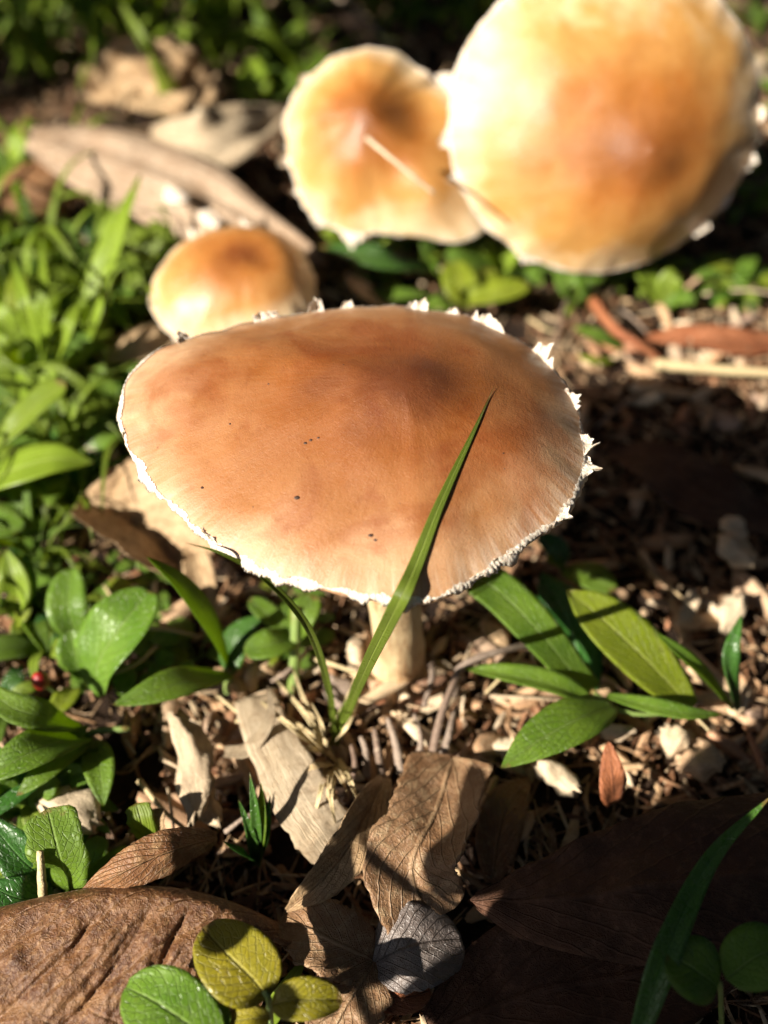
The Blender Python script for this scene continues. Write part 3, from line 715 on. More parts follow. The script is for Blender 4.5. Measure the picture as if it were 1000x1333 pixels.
t = empty('leafy_weed', base_of(20, 800), 'bright upright leaves at the left edge above the red berry', 'plant')
add_leaf(t, 'bright', [(30, 800, .3), (20, 760, 1.2), (8, 715, 1.6)], 42, 'lance', fold=.3)
add_leaf(t, 'seed', [(35, 800, .3), (36, 760, 1.1), (32, 720, 1.4)], 30, 'lance', fold=.3)
add_leaf(t, 'lime', [(20, 815, .3), (25, 795, .7), (20, 770, .9)], 34, 'oval')
rl = random.Random(77)
def left_leaf(label, base, leaves):
    t = empty('leafy_weed', base_of(*base), label, 'plant')
    for (x, y, z, wd, m, pr) in leaves:
        bx, by = base; add_leaf(t, m, [(bx, by, .3), (bx * .6 + x * .4, by * .6 + y * .4 - 10, z * .8), (bx * .25 + x * .75, by * .25 + y * .75 - 8, z * 1.05), (x, y, z)], wd, pr, nu=18, fold=.16, wave=.03, roll=rl.uniform(-.3, .3), up=(0, -.35, .94))
left_leaf('weed with a pale striped blade beside the slanting one at the left', (20, 540), [(88, 470, 1.6, 30, 'bright', 'lance'), (-20, 470, 1.5, 40, 'grass', 'lance'), (60, 420, 2.0, 26, 'bright', 'lance')])
left_leaf('weed with wide lime leaves at the left edge level with the smallest mushroom', (30, 470), [(-15, 400, 1.6, 44, 'bright', 'lance'), (75, 380, 1.9, 34, 'bright', 'lance'), (140, 455, 1.0, 40, 'green', 'lance'), (20, 350, 2.0, 34, 'lime', 'lance')])
left_leaf('weed with overlapping oval leaves left of the pinkish scrap', (90, 640), [(150, 560, 1.3, 36, 'seed', 'oval'), (60, 660, .9, 34, 'green', 'oval'), (170, 520, 1.2, 34, 'green', 'oval')])
left_leaf('weed with two pointed leaves touching the left rim of the front cap', (150, 540), [(195, 470, 1.2, 34, 'seed', 'lance'), (120, 480, 1.4, 30, 'green', 'lance'), (165, 500, .9, 30, 'seed', 'oval')])
left_leaf('weed with a folded leaf under the bright blade in the upper left', (230, 320), [(120, 262, 1.2, 50, 'grass', 'lance'), (205, 270, .8, 40, 'green', 'lance')])
left_leaf('weed with upright lime leaves left of the arching brown leaf', (10, 250), [(35, 150, 2.0, 32, 'bright', 'lance'), (-20, 190, 1.5, 34, 'green', 'lance'), (60, 200, 1.3, 30, 'green', 'lance')])
left_leaf('weed with small lit leaves above the weed with the blunt leaf', (30, 1060), [(-20, 1010, 1.2, 40, 'green', 'lance'), (80, 1020, 1.0, 34, 'green', 'lance')])
left_leaf('weed with long lime blades under the dented mushroom', (470, 345), [(420, 300, 1.2, 34, 'bright', 'lance'), (520, 300, 1.4, 26, 'bright', 'lance'), (445, 318, 1.0, 24, 'lime', 'lance')])
left_leaf('weed with broad light leaves below the largest mushroom', (860, 400), [(830, 350, 1.1, 36, 'bright', 'lance'), (885, 358, 1.1, 34, 'grass', 'lance'), (905, 395, .8, 26, 'green', 'lance')])
left_leaf('weed with fresh green leaves between the two orange caps and the lime seedling', (655, 355), [(620, 318, 1.1, 34, 'grass', 'lance'), (690, 300, 1.3, 28, 'bright', 'lance'), (580, 335, 1.0, 30, 'green', 'oval')])
t = empty('grass_tuft', base_of(60, 500), 'long broad lit grass blades arching at the far left', 'grass')
for (x, y, z, wd) in [(15, 330, 3.2, 34), (110, 372, 2.6, 30), (-25, 420, 2.4, 40), (150, 425, 1.6, 28), (55, 300, 3.0, 26)]:
    add_leaf(t, 'bright', [(60, 500, .1), ((60 * 2 + x) / 3, (500 * 2 + y) / 3, z * .7), ((60 + x * 2) / 3, (500 + y * 2) / 3, z * 1.05), (x, y, z)], wd, 'tuft', nu=20, fold=.2, up=(0, -.4, .9))
# leaves between the mushrooms
t = empty('leafy_weed', base_of(490, 350), 'dark glossy leaves below the dented orange mushroom', 'plant')
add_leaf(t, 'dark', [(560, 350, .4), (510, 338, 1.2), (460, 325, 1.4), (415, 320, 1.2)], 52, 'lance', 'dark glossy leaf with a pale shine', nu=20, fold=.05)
add_leaf(t, 'lime', [(500, 310, .4), (460, 296, 1.0), (415, 300, 1.0)], 30, 'lance', fold=.2)
add_leaf(t, 'green', [(565, 355, .3), (560, 320, 1.2), (552, 290, 1.5)], 28, 'lance', fold=.2)
add_leaf(t, 'green', [(470, 388, .3), (520, 384, .7), (560, 385, .7)], 26, 'lance', fold=.2)
t = empty('seedling', base_of(615, 400), 'lime green seedling with rounded leaves behind the front cap', 'plant')
add_leaf(t, 'lime', [(605, 395, .5), (600, 372, 1.0), (592, 340, 1.1)], 50, 'round', nu=16)
add_leaf(t, 'lime', [(610, 392, .5), (640, 382, 1.0), (690, 372, 1.1)], 52, 'round', nu=16)
add_leaf(t, 'lime', [(604, 398, .5), (622, 378, .9), (640, 350, .9)], 40, 'round', nu=16)
add_leaf(t, 'green', [(600, 400, .4), (580, 395, .8), (555, 398, .8)], 34, 'oval', nu=16)
t = empty('leafy_weed', base_of(755, 400), 'bright upright leaf pair in front of the largest mushroom', 'plant')
add_leaf(t, 'seed', [(768, 402, .3), (766, 362, 1.2), (760, 318, 1.6)], 44, 'oval', nu=18, fold=.25)
add_leaf(t, 'seed', [(748, 402, .3), (738, 370, 1.0), (732, 335, 1.2)], 32, 'oval', nu=16, fold=.2)
add_leaf(t, 'green', [(690, 330, .3), (680, 312, 1.0), (668, 292, 1.1)], 30, 'lance', nu=16)
t = empty('leafy_weed', base_of(800, 445), 'low green leaf lying beside the rust coloured stem', 'plant')
add_leaf(t, 'green', [(812, 455, .3), (780, 438, .6), (745, 425, .6)], 26, 'lance', nu=16)
add_leaf(t, 'lime', [(800, 468, .2), (775, 470, .4), (750, 462, .4)], 16, 'lance', nu=12)

# ---------------------------------------------------------------- fallen leaves
def dead(label, P, wpx, mat, prof='lance', name='dead_leaf', cat='leaf', petiole=None, **kw):
    W = [at(*q) for q in P]; mid = W[len(W) // 2]; b = Vector((W[0].x, W[0].y, W[0].z))
    kw.setdefault('nu', 26); kw.setdefault('nv', 10)
    o = link(name, leaf_mesh(name, [q - b for q in W], cm(wpx, mid), M[mat], prof, **kw)); o.location = b
    tag(o, label, cat)
    if petiole: link('leaf_stalk', tube_mesh('leaf_stalk', [at(*q) - b for q in petiole], .07, .04, M['brown'], 8, 6), o)
    return o
def crinkled_leaf():
    """a thick dry leaf whose upper edge rolls over; the surface is pleated between its veins"""
    nu, nv = 220, 120; v, uv, f = [], [], []; b = at(180, 1250, 1.2); O = at(430, 900, 1.5)
    top = [(-150, 1265, 1.0), (-60, 1215, 1.4), (0, 1196, 1.6), (80, 1178, 1.75), (150, 1170, 1.8), (230, 1174, 1.75), (300, 1192, 1.6), (362, 1220, 1.1)]
    bot = [(-260, 1460, .7), (-150, 1480, .8), (-60, 1500, .9), (40, 1500, 1.0), (130, 1490, .9), (220, 1460, .8), (300, 1390, .7), (366, 1250, 1.1)]
    A, B = spline([at(*q) for q in top], nu), spline([at(*q) for q in bot], nu)
    for layer in (0, 1):
        for i in range(nu):
            u = i / (nu - 1)
            for j in range(nv + 1):
                w_ = j / nv; t_ = max(0, (w_ - .14) / .86)
                p = A[i].lerp(B[i], t_)
                if w_ < .14: p = A[i] + Vector((0, .28 * (.14 - w_) / .14, -.22 * ((.14 - w_) / .14) ** 2))
                N = Vector((0, -.45, .89))
                env = min(1, .22 + t_ * 4) * min(1, (1 - u) * 8)
                dx, dy = p.x - O.x, p.y - O.y; l_ = math.hypot(dx, dy); s_ = math.atan2(dy, dx) * 6.5
                warp = .30 * noise.noise(Vector((s_ * .5, l_ * .45, 5))) + .10 * noise.noise(Vector((s_ * 1.5, l_ * 1.1, 9)))
                q = (s_ * 1.35 + warp) % 1.0; bulge = math.sqrt(max(0, 1 - (2 * q - 1) ** 2)); cell = math.floor(s_ * 1.35 + warp)
                puck = math.sin(l_ * 7 + cell * 2.1 + 5 * noise.noise(Vector((s_ * 2, l_ * 1.3, 4)))) * (.6 + noise.noise(Vector((s_ * 3, l_ * 2, 8))))
                h = env * (.19 * bulge + .05 * puck * bulge + .07 * noise.noise(Vector((s_ * 3, l_ * .8, 3))) + .05 * noise.noise(Vector((s_ * 9, l_ * 2.0, 3)))) \
                    + .020 * noise.noise(p * 7) + .014 * noise.noise(p * 15) + .008 * noise.noise(p * 30)
                h += .25 * math.sin(math.pi * min(1, t_ * 1.3)) * (1 - u) * .6
                v.append(p - b + N * (h - layer * .03)); uv.append((u, w_))
    n = nu * (nv + 1)
    for i in range(nu - 1):
        for j in range(nv):
            a = i * (nv + 1) + j; q = (a, a + 1, a + nv + 2, a + nv + 1); f.append(q[::-1]); f.append(tuple(n + k for k in q))
        for j in (0, nv):
            a = i * (nv + 1) + j; c_ = a + nv + 1; f.append((a, c_, n + c_, n + a))
    o = link('dead_leaf', mesh('dead_leaf', v, f, M['crinkle'], uv)); o.location = b
    tag(o, 'large crinkled brown leaf with deep wrinkles in the lower left corner', 'leaf')
    link('leaf_stalk', tube_mesh('leaf_stalk', [at(355, 1221, 1.3) - b, at(375, 1228, 1.2) - b, at(395, 1222, .9) - b], .06, .045, M['brown'], 8, 6), o)
crinkled_leaf()
dead('small curled brown leaf above the large crinkled leaf', [(285, 1090, 1.3), (220, 1108, 1.9), (160, 1135, 1.9), (100, 1165, 1.4)], 58, 'brown', fold=-.05, cup=-.22, crk=.05, rag=.1, up=(0, -.5, .86), seed=5, nu=40, nv=16)
dead('folded pale brown leaf standing below the grass tuft', [(590, 985, .9), (565, 1060, 1.4), (535, 1130, 1.5), (560, 1200, 1.0)], 118, 'mottled', 'band', fold=.16, cup=.1, crk=.08, rag=.14, nu=50, nv=20, seed=8, roll=-.1)
dead('curled edge of a tan leaf left of the folded leaf', [(500, 1012, .9), (465, 1080, 1.5), (425, 1140, 1.4), (368, 1190, 1.0)], 60, 'tan', 'lance', fold=.4, cup=.2, crk=.10, rag=.15, nu=40, nv=14, seed=9, roll=.5)
t = empty('lobed_dead_leaf', base_of(485, 1252), 'grey and brown mottled dead leaf with three lobes at the bottom', 'leaf')
add_leaf(t, 'mottled', [(488, 1252, 1.0), (435, 1225, 1.3), (368, 1192, 1.0)], 96, 'oval', 'mottled brown lobe', 'lobe', nu=36, nv=16, fold=.12, crk=.08, rag=.18, seed=2)
add_leaf(t, 'grey', [(480, 1258, 1.0), (540, 1232, 1.3), (602, 1222, 1.0)], 108, 'oval', 'smooth grey lobe', 'lobe', nu=36, nv=16, fold=.05, crk=.05, rag=.10, seed=4)
add_leaf(t, 'mottled', [(490, 1250, 1.0), (455, 1300, 1.2), (420, 1365, 1.0)], 105, 'oval', 'speckled lower lobe', 'lobe', nu=36, nv=16, fold=.12, crk=.08, rag=.18, seed=6)
add_leaf(t, 'rust', [(478, 1290, 1.0), (520, 1300, 1.05), (560, 1290, .9)], 40, 'oval', 'rust coloured lobe', 'lobe', nu=20, nv=8, crk=.05, seed=7)
dead('wide brown leaf with a shade-darkened colour at the lower right', [(612, 1172, 1.3), (720, 1170, 1.8), (860, 1150, 2.1), (1030, 1130, 2.0), (1180, 1110, 1.8)], 230, 'shaded_brown', 'taper', fold=-.06, cup=-.16, crk=.10, nu=50, nv=24, seed=11)
dead('reddish leaf with a shade-darkened colour under the shaded grass blade', [(560, 1345, .5), (700, 1290, .9), (860, 1260, .9), (1010, 1200, .8)], 190, 'shaded_brown', crk=.1, nu=36, nv=14, seed=12)
dead('small orange-red leaf piece standing right of the strap weed', [(800, 1045, .6), (797, 1010, 1.2), (792, 965, 1.5)], 52, 'rust', 'grass', fold=.1, nu=16, nv=6, crk=.03)
dead('curled tan leaf with a dark hollow left of the front cap', [(112, 640, 1.2), (150, 665, 1.0), (200, 700, 1.0), (262, 760, .8)], 130, 'tan', 'oval', fold=.45, cup=.5, crk=.20, rag=.2, nu=44, nv=20, seed=14)
dead('narrow tan leaf hanging under the left side of the front cap', [(250, 700, 1.0), (262, 760, 1.0), (278, 818, .5)], 40, 'tan', fold=.4, crk=.08, seed=15)
dead('dry tan leaf behind the left rim of the front cap', [(118, 462, .8), (165, 440, 1.3), (215, 425, 1.4), (262, 408, 1.2)], 66, 'tan', 'oval', fold=-.15, cup=-.3, crk=.10, rag=.1, seed=16)
dead('pale leaf edge tucked below the dry tan leaf', [(130, 478, .4), (190, 466, .9), (255, 448, .9)], 40, 'tan', 'lance', crk=.06, seed=17)
dead('long tan dead leaf reaching from the upper left to the dented mushroom', [(34, 178, 2.6), (130, 205, 2.3), (240, 250, 1.8), (330, 300, 1.3), (432, 345, .8)], 112, 'long', 'lance', up=(0, -.6, .8), rib=.07, nv=30, fold=-.22, cup=-.1, wave=.06, nu=40, seed=18, petiole=[(34, 178, 2.6), (28, 162, 2.9), (40, 140, 3.1)])
dead('grey folded dead leaf pointing at the dented mushroom', [(196, 178, 1.4), (260, 188, 1.9), (320, 165, 1.9), (378, 142, 1.6)], 84, 'pale', 'lance', up=(0, -.7, .7), rib=.05, nv=24, fold=.25, wave=.12, seed=19)
dead('brown dead leaf arching out of the left edge', [(-40, 320, .8), (30, 258, 1.6), (90, 222, 1.8), (170, 214, 1.2)], 84, 'brown', 'lance', up=(0, -.7, .7), fold=-.2, cup=-.2, crk=.12, seed=20)
dead('shrivelled brown leaf in the upper left', [(110, 120, 1.4), (170, 100, 2.0), (235, 118, 1.9), (290, 125, 1.5)], 90, 'tan', 'oval', up=(0, -.7, .7), fold=.4, cup=.3, crk=.6, rag=.3, nu=40, nv=16, seed=21)
dead('pale wedge of dead leaf right of the smallest mushroom', [(500, 400, .4), (475, 380, 1.0), (450, 355, 1.1)], 44, 'pale', 'grass', seed=22)
dead('brown dead leaf with a shade-darkened colour in the shadow of the front cap', [(1030, 690, .5), (930, 650, .8), (850, 600, .8), (790, 590, .4)], 100, 'shaded_brown', 'lance', crk=.1, fold=.1, seed=23, nu=30)
dead('rust brown leaf lying at the right edge above the straw', [(1040, 452, .3), (960, 446, .7), (900, 440, .7), (835, 440, .4)], 58, 'rust', 'lance', crk=.08, seed=24)
dead('small yellow brown leaf beside the largest mushroom', [(975, 360, .3), (948, 345, .8), (922, 338, .8)], 40, 'lime', 'oval', crk=.05, seed=25)
dead('pale dead leaf at the upper right edge', [(1030, 110, .4), (985, 95, 1.0), (945, 60, 1.0)], 60, 'pale', 'oval', crk=.15, seed=26)
dead('pinkish dry leaf scrap left of the front cap', [(112, 560, .8), (130, 578, 1.2), (158, 600, 1.0)], 36, 'pale', 'lance', crk=.05, seed=27)
dead('brown dead leaf under the strap weed', [(640, 1150, .3), (655, 1060, .6), (690, 1010, .5)], 60, 'brown', 'lance', crk=.08, seed=28)
# torn slab of pale bark-like leaf below the tuft
dead('large cream dead leaf with a torn end below the grass tuft', [(330, 905, .8), (365, 985, 1.2), (410, 1060, 1.1), (455, 1118, .7)], 82, 'pale', 'half', fold=-.12, cup=-.1, crk=.08, rag=.15, nu=40, nv=14, seed=31)
dead('dry forked cream leaf scrap left of the tuft', [(292, 978, .8), (325, 975, 1.0), (352, 935, 1.3), (348, 890, 1.2)], 26, 'pale', 'tuft', fold=.2, crk=.06, seed=32)

# ---------------------------------------------------------------- twigs, straw, chips by hand
def twig(label, P, r, mat='twig', name='twig', cat='twig', k=7, rough=.12, n=18):
    W = [at(*q) for q in P]; b = W[0].copy()
    o = link(name, tube_mesh(name, [q - b for q in W], r, r * .6, M[mat], n, k, rough, seed=P[0][0])); o.location = b
    return tag(o, label, cat)
for i, (P, r) in enumerate([
    ([(590, 905, .5), (600, 870, 1.1), (650, 848, 1.2), (700, 838, .8)], .10),
    ([(560, 1002, .4), (572, 940, .9), (590, 892, 1.0), (602, 880, .8)], .09),
    ([(522, 1005, .4), (515, 965, .8), (505, 935, .8)], .09),
    ([(575, 990, .4), (585, 955, .9), (592, 925, .8)], .09),
    ([(560, 850, .3), (563, 880, .7), (552, 920, .7)], .08),
    ([(478, 1010, .4), (476, 975, .8), (470, 960, .8)], .08),
    ([(450, 1045, .5), (462, 1000, .8), (458, 970, .8)], .07),
    ([(540, 1000, .3), (548, 965, .7), (540, 930, .7)], .07),
    ([(497, 1005, .3), (492, 975, .8), (488, 950, .8)], .09)]):
    twig('grey curved twig among the chips right of the grass tuft', P, r)['group'] = 'grey twigs below the front mushroom stem'
twig('rust coloured curved stem right of the front cap', [(772, 392, .9), (800, 428, 1.0), (830, 448, .9), (862, 470, .5)], .16, 'rust')
twig('pale yellow straw lying at the right edge', [(852, 474, .9), (920, 480, 1.0), (1060, 490, 1.0)], .16, 'strawstem', 'straw_stalk', 'straw')
twig('thin dry stalk lying across the dented orange mushroom cap', [(478, 180, 5.0), (520, 215, 4.9), (566, 252, 4.4)], .06, 'palewood', 'dry_stalk', 'straw')
twig('short dry straw standing at the lower left', [(58, 1190, .6), (55, 1150, 1.6), (52, 1108, 2.0)], .09, 'strawstem', 'straw_stalk', 'straw')
rq = random.Random(9)
for i in range(26):
    x, y = rq.choice([(rq.uniform(300, 620), rq.uniform(850, 1010)), (rq.uniform(640, 980), rq.uniform(760, 980)), (rq.uniform(700, 990), rq.uniform(380, 540)), (rq.uniform(130, 330), rq.uniform(780, 1080))])
    a = rq.uniform(-.9, .9) + (math.pi / 2 if rq.random() < .4 else 0); L = rq.uniform(25, 60); dx, dy = L * math.cos(a), L * math.sin(a) * .8
    twig('thin dry stalk lying loose in the litter', [(x - dx, y - dy, .45), (x, y + rq.uniform(-8, 8), .65), (x + dx, y + dy, .45)], rq.uniform(.03, .06), rq.choice(['strawstem', 'twig', 'palewood']), 'dry_stalk', 'straw', k=5, n=9)['group'] = 'thin dry stalks strewn over the litter'
for i in range(13):
    a = i / 13 * math.tau + rq.uniform(-.2, .2); c_ = Vector((.28, 10.25, 0)); d = Vector((math.cos(a), math.sin(a), 0)) ; p0 = c_ + d * rq.uniform(.68, .85)
    v, f = chip_arrays(rq, rq.uniform(.5, .9), rq.uniform(.15, .32), .12, 6, 7, .4)
    o = link('wood_chip', mesh('wood_chip', v, f, M['chip'])); o.location = (p0.x, p0.y, gz(p0.x, p0.y) + rq.uniform(.15, .4)); o.rotation_euler = (rq.uniform(0, 6), rq.uniform(-.6, .1), a + rq.uniform(-.9, .9))
    tag(o, 'wood chip pushed up against the swollen foot of the front mushroom', 'wood chip', 'wood chips pushed up round the front mushroom foot')
twig('bare brown twig crossing the top of the picture', [(436, -8, 1.0), (475, 25, 1.2), (512, 62, 1.0)], .12)

def big_chip(label, P, wpx, T=.25, mat='palewood', seed=0, jag=.3, name='wood_chip'):
    a, b = at(*P[0]), at(*P[1]); m = (a + b) / 2; rng = random.Random(seed)
    v, f = chip_arrays(rng, (b - a).length, cm(wpx, m), T * .7, 14, 14, jag * 1.5)
    v = [(x, y + .05 * noise.noise(Vector((x * 3, y * 3, z * 3 + seed))), z + .10 * noise.noise(Vector((x * 2.5 + seed, y * 2.5, z * 2))) + .05 * noise.noise(Vector((x * 3 + seed, y * 11, z * 9)))) for x, y, z in v]
    o = link(name, mesh(name, v, f, M[mat])); o.location = m
    o.rotation_euler = (b - a).to_track_quat('X', 'Z').to_euler()
    return tag(o, label, 'wood chip')
big_chip('long pale wood chip below the sideways green leaf', [(240, 930, .8), (268, 1070, .8)], 42, seed=1)
big_chip('blunt whitish chip at the end of the long pale one', [(262, 1020, .6), (278, 1078, .6)], 28, seed=2)
big_chip('thick cream wood chip at the lower left beside the green leaves', [(62, 1035, .7), (128, 1070, .7)], 46, seed=3, T=.5)
big_chip('yellowish wood chip right of the weed leaves at the bottom right', [(702, 990, .6), (752, 1030, .6)], 34, seed=4, T=.4)
big_chip('round pale lump of wood under the strap weed', [(862, 950, .6), (895, 972, .6)], 34, seed=5, T=.5)
big_chip('pale angular chip catching sun in the cap shadow', [(938, 700, .9), (975, 740, .9)], 34, seed=6, T=.4)
big_chip('small pale chip leaning on the angular one in the cap shadow', [(945, 675, 1.0), (972, 700, 1.0)], 24, seed=7, T=.3)
big_chip('white pointed chip at the right edge of the litter', [(905, 770, .8), (893, 812, .4)], 24, seed=8, T=.2)
big_chip('light grey split chip beside the pointed white one', [(965, 775, .7), (940, 820, .4)], 30, seed=9, T=.3)
big_chip('reddish chip block under the right strap leaves', [(885, 1000, .6), (940, 985, .6)], 40, 'chip' and .4, 'chip', 10)
big_chip('lilac grey bark scrap beside the mushroom foot', [(435, 880, .5), (450, 925, .5)], 30, .2, 'twig', 11)
big_chip('pale root stub left of the mushroom foot', [(458, 835, .6), (470, 880, .3)], 20, .3, 'palewood', 12)
# pale bits by the long dead leaf
for i, (x, y) in enumerate([(228, 256), (276, 286)]):
    big_chip(['oval white seed on the long dead leaf', 'oval white seed just above the smallest mushroom'][i], [(x - 12, y - 10, 2.0 - .5 * i), (x + 12, y + 10, 2.0 - .5 * i)], 22, .25, 'veil', 20 + i, .1, 'seed')['category'] = 'seed'

# red berry
o = link('berry', tube_mesh('berry', [(0, 0, -.22), (0, 0, 0), (0, 0, .22)], .2, .2, M['berry'], 12, 14, .02, rad=lambda u: .16 * math.sqrt(max(.01, 1 - (2 * u - 1) ** 2))))
o.location = at(53, 886, 1.25); tag(o, 'small red berry among the weeds at the left edge', 'berry')
link('berry_stalk', tube_mesh('berry_stalk', [(0, 0, -.2), (.05, .1, -.5), (.1, .1, -.9)], .03, .03, M['stem'], 6, 6), o)

# ---------------------------------------------------------------- scattered chips, each its own object
def in_view(p, m=30):
    c, s = math.cos(PITCH), math.sin(PITCH); d = p - Vector((0, 0, H))
    dep = d.y * c - d.z * s; yy = d.y * s + d.z * c
    px, py = 500 + FPX * d.x / dep, 666.5 - FPX * yy / dep
    return (px, py) if -m < px < 1000 + m and -m < py < 1333 + m else None
MARKS = [(800, 430, 'beside the rust coloured curved stem'), (930, 485, 'along the pale yellow straw'), (860, 510, 'at the far edge of the front cap shadow'), (955, 720, 'by the angular pale chip in the cap shadow'),
    (820, 640, 'inside the front cap shadow'), (760, 750, 'near the two-leaved weed under the cap rim'), (900, 790, 'by the pointed white chip at the right'), (850, 830, 'beyond the yellow-green strap leaf'),
    (950, 870, 'at the slanting grass blades on the right'), (690, 900, 'under the narrow strap leaf'), (640, 950, 'between the grey twigs and the strap weed'), (880, 960, 'below the short strap leaf at the right'),
    (790, 1010, 'round the orange-red leaf piece'), (730, 1000, 'by the yellowish chip below the strap weed'), (560, 900, 'among the grey curved twigs'), (510, 860, 'at the foot of the front mushroom'),
    (400, 850, 'beside the pale thick weed stalk'), (440, 980, 'at the root of the leaning grass tuft'), (330, 900, 'at the upper end of the cream dead leaf'), (260, 1000, 'round the long pale wood chip'),
    (320, 1090, 'by the narrow dark green blades'), (180, 1080, 'by the torn green and pink leaf'), (180, 960, 'under the sideways green leaf'), (100, 1040, 'by the thick cream chip at the lower left'),
    (60, 1120, 'next to the blunt torn leaf'), (60, 890, 'beside the red berry'), (160, 850, 'behind the spoon-shaped leaf'), (620, 1060, 'right of the folded brown leaf'), (170, 700, 'by the curled tan leaf with the hollow'),
    (60, 600, 'around the wide bright leaf at the left edge'), (130, 580, 'by the pinkish leaf scrap'), (40, 500, 'above the slanting blade at the left edge'), (150, 420, 'at the foot of the tall bright blade'),
    (30, 400, 'at the left edge beyond the tall bright blade'), (60, 720, 'by the bright upright leaves at the left edge'), (60, 230, 'under the arching brown leaf'), (170, 260, 'below the long tan leaf'),
    (30, 60, 'in the shade at the top left corner'), (150, 40, 'behind the shrivelled brown leaf'), (260, 50, 'beyond the tall shaded blades'), (370, 50, 'in the shade behind the dented mushroom'),
    (370, 110, 'at the left side of the dented mushroom'), (580, 30, 'behind the gap between the two orange mushrooms'), (470, 340, 'around the dark glossy leaves'), (620, 360, 'beside the lime green seedling'),
    (750, 350, 'by the bright leaf pair before the largest mushroom'), (850, 375, 'below the largest mushroom'), (960, 370, 'by the small yellow brown leaf'), (980, 150, 'at the right side of the largest mushroom')]
def where(px, py):
    return min(MARKS, key=lambda m: (m[0] - px) ** 2 + (m[1] - py) ** 2)[2]
rng = random.Random(21); cps = []
for i in range(16):
    v, f = chip_arrays(rng, rng.uniform(.6, 1.4), rng.uniform(.2, .46), rng.uniform(.08, .22), 6, 7, .36)
    cps.append(mesh('wood_chip', v, f, M['chip']))
n = 0; tries = 0
zones = [(740, 1000, 440, 560, 60), (640, 1000, 740, 1000, 95), (300, 640, 840, 1010, 55), (780, 1000, 340, 440, 20), (130, 330, 780, 1110, 30), (560, 700, 960, 1100, 10), (700, 1000, 560, 730, 10), (0, 200, 930, 1180, 10)]
for (x0, x1, y0, y1, cnt) in zones:
    for k in range(cnt):
        px, py = rng.uniform(x0, x1), rng.uniform(y0, y1); p = at(px, py, .3)
        o = link('wood_chip', cps[rng.randrange(16)]); s = rng.uniform(.6, 1.25)
        o.location = (p.x, p.y, gz(p.x, p.y) + rng.uniform(.14, .34)); o.scale = (s, s, s)
        o.rotation_euler = (rng.uniform(0, 6.28), rng.gauss(0, .35), rng.uniform(0, 6.28))
        tag(o, 'small tan or brown wood chip ' + where(px, py), 'wood chip', 'wood chips ' + where(px, py))

# ---------------------------------------------------------------- repeated weeds and grass
def proto_weed(kind, seed):
    r = random.Random(seed)
    nm = {'grass': 'grass_tuft', 'weed': 'leafy_weed', 'round': 'seedling'}[kind]
    root = empty(nm, (0, 0, 0), 'x', 'grass' if kind == 'grass' else 'plant')
    n = {'grass': 6, 'weed': 6, 'round': 5}[kind]
    for i in range(n):
        a = i / n * math.tau + r.uniform(-.5, .5); d = Vector((math.cos(a), math.sin(a), 0))
        if kind == 'grass':
            L = r.uniform(1.8, 3.6); hgt = r.uniform(.7, 1.2)
            P = [(0, 0, 0), d * L * .18 + Vector((0, 0, L * .5 * hgt)), d * L * .5 + Vector((0, 0, L * .75 * hgt)), d * L * .95 + Vector((0, 0, L * .6 * hgt))]
            o = link('leaf', leaf_mesh('leaf', P, r.uniform(.22, .42), M[r.choice(['grass', 'bright', 'green'])], 'tuft', 14, 4, r.uniform(-.4, .4), .35, seed=i, thick=.008), root)
        elif kind == 'weed':
            L = r.uniform(1.2, 2.3)
            P = [(0, 0, .3), d * L * .3 + Vector((0, 0, .3 + L * .30)), d * L * .65 + Vector((0, 0, .3 + L * .42)), d * L + Vector((0, 0, .2 + L * .32))]
            o = link('leaf', leaf_mesh('leaf', P, L * r.uniform(.26, .4), M[r.choice(['green', 'grass', 'seed', 'dark'])], 'lance', 14, 6, r.uniform(-.4, .4), .2, wave=.06, seed=i, thick=.008), root)
        else:
            L = r.uniform(.7, 1.1); b = d * .45 + Vector((0, 0, .6 + r.uniform(0, .5)))
            link('leaf_stalk', tube_mesh('leaf_stalk', [(0, 0, 0), d * .2 + Vector((0, 0, .4)), b], .035, .025, M['stem'], 6, 5), root)
            P = [b, b + d * L * .5 + Vector((0, 0, .12)), b + d * L + Vector((0, 0, .02))]
            o = link('leaf', leaf_mesh('leaf', P, L * r.uniform(.75, .95), M[r.choice(['seed', 'green', 'lime'])], 'oval', 12, 6, r.uniform(-.3, .3), .12, seed=i, thick=.008), root)
    if kind == 'weed': link('stem', tube_mesh('stem', [(0, 0, -.1), (0, 0, .2), (0, 0, .45)], .07, .05, M['stem'], 5, 6), root)
    return root
protos = {k: [proto_weed(k, s) for s in sd] for k, sd in {'grass': (1, 2, 3), 'weed': (4, 5, 6), 'round': (7, 8)}.items()}
used = set()
WORD = {'grass': ('tuft of green grass blades', 'grass tufts '), 'weed': ('low weed with pointed green leaves', 'pointed-leaf weeds '), 'round': ('small seedling with rounded leaves', 'round-leaf seedlings ')}
rng = random.Random(5)
def place_weed(kind, x, y, s, tilt=.12):
    pr = rng.choice(protos[kind])
    o = pr if pr.name not in used else copy_tree(pr); used.add(pr.name)
    o.location = (x, y, gz(x, y) - .05); o.scale = (s, s, s); o.rotation_euler = (rng.gauss(0, tilt), rng.gauss(0, tilt), rng.uniform(0, 6.28))
    q = in_view(Vector((x, y, 0)), 400) or (500, 0)
    wh = where(*q); tag(o, WORD[kind][0] + ' ' + wh, None, WORD[kind][1] + wh)
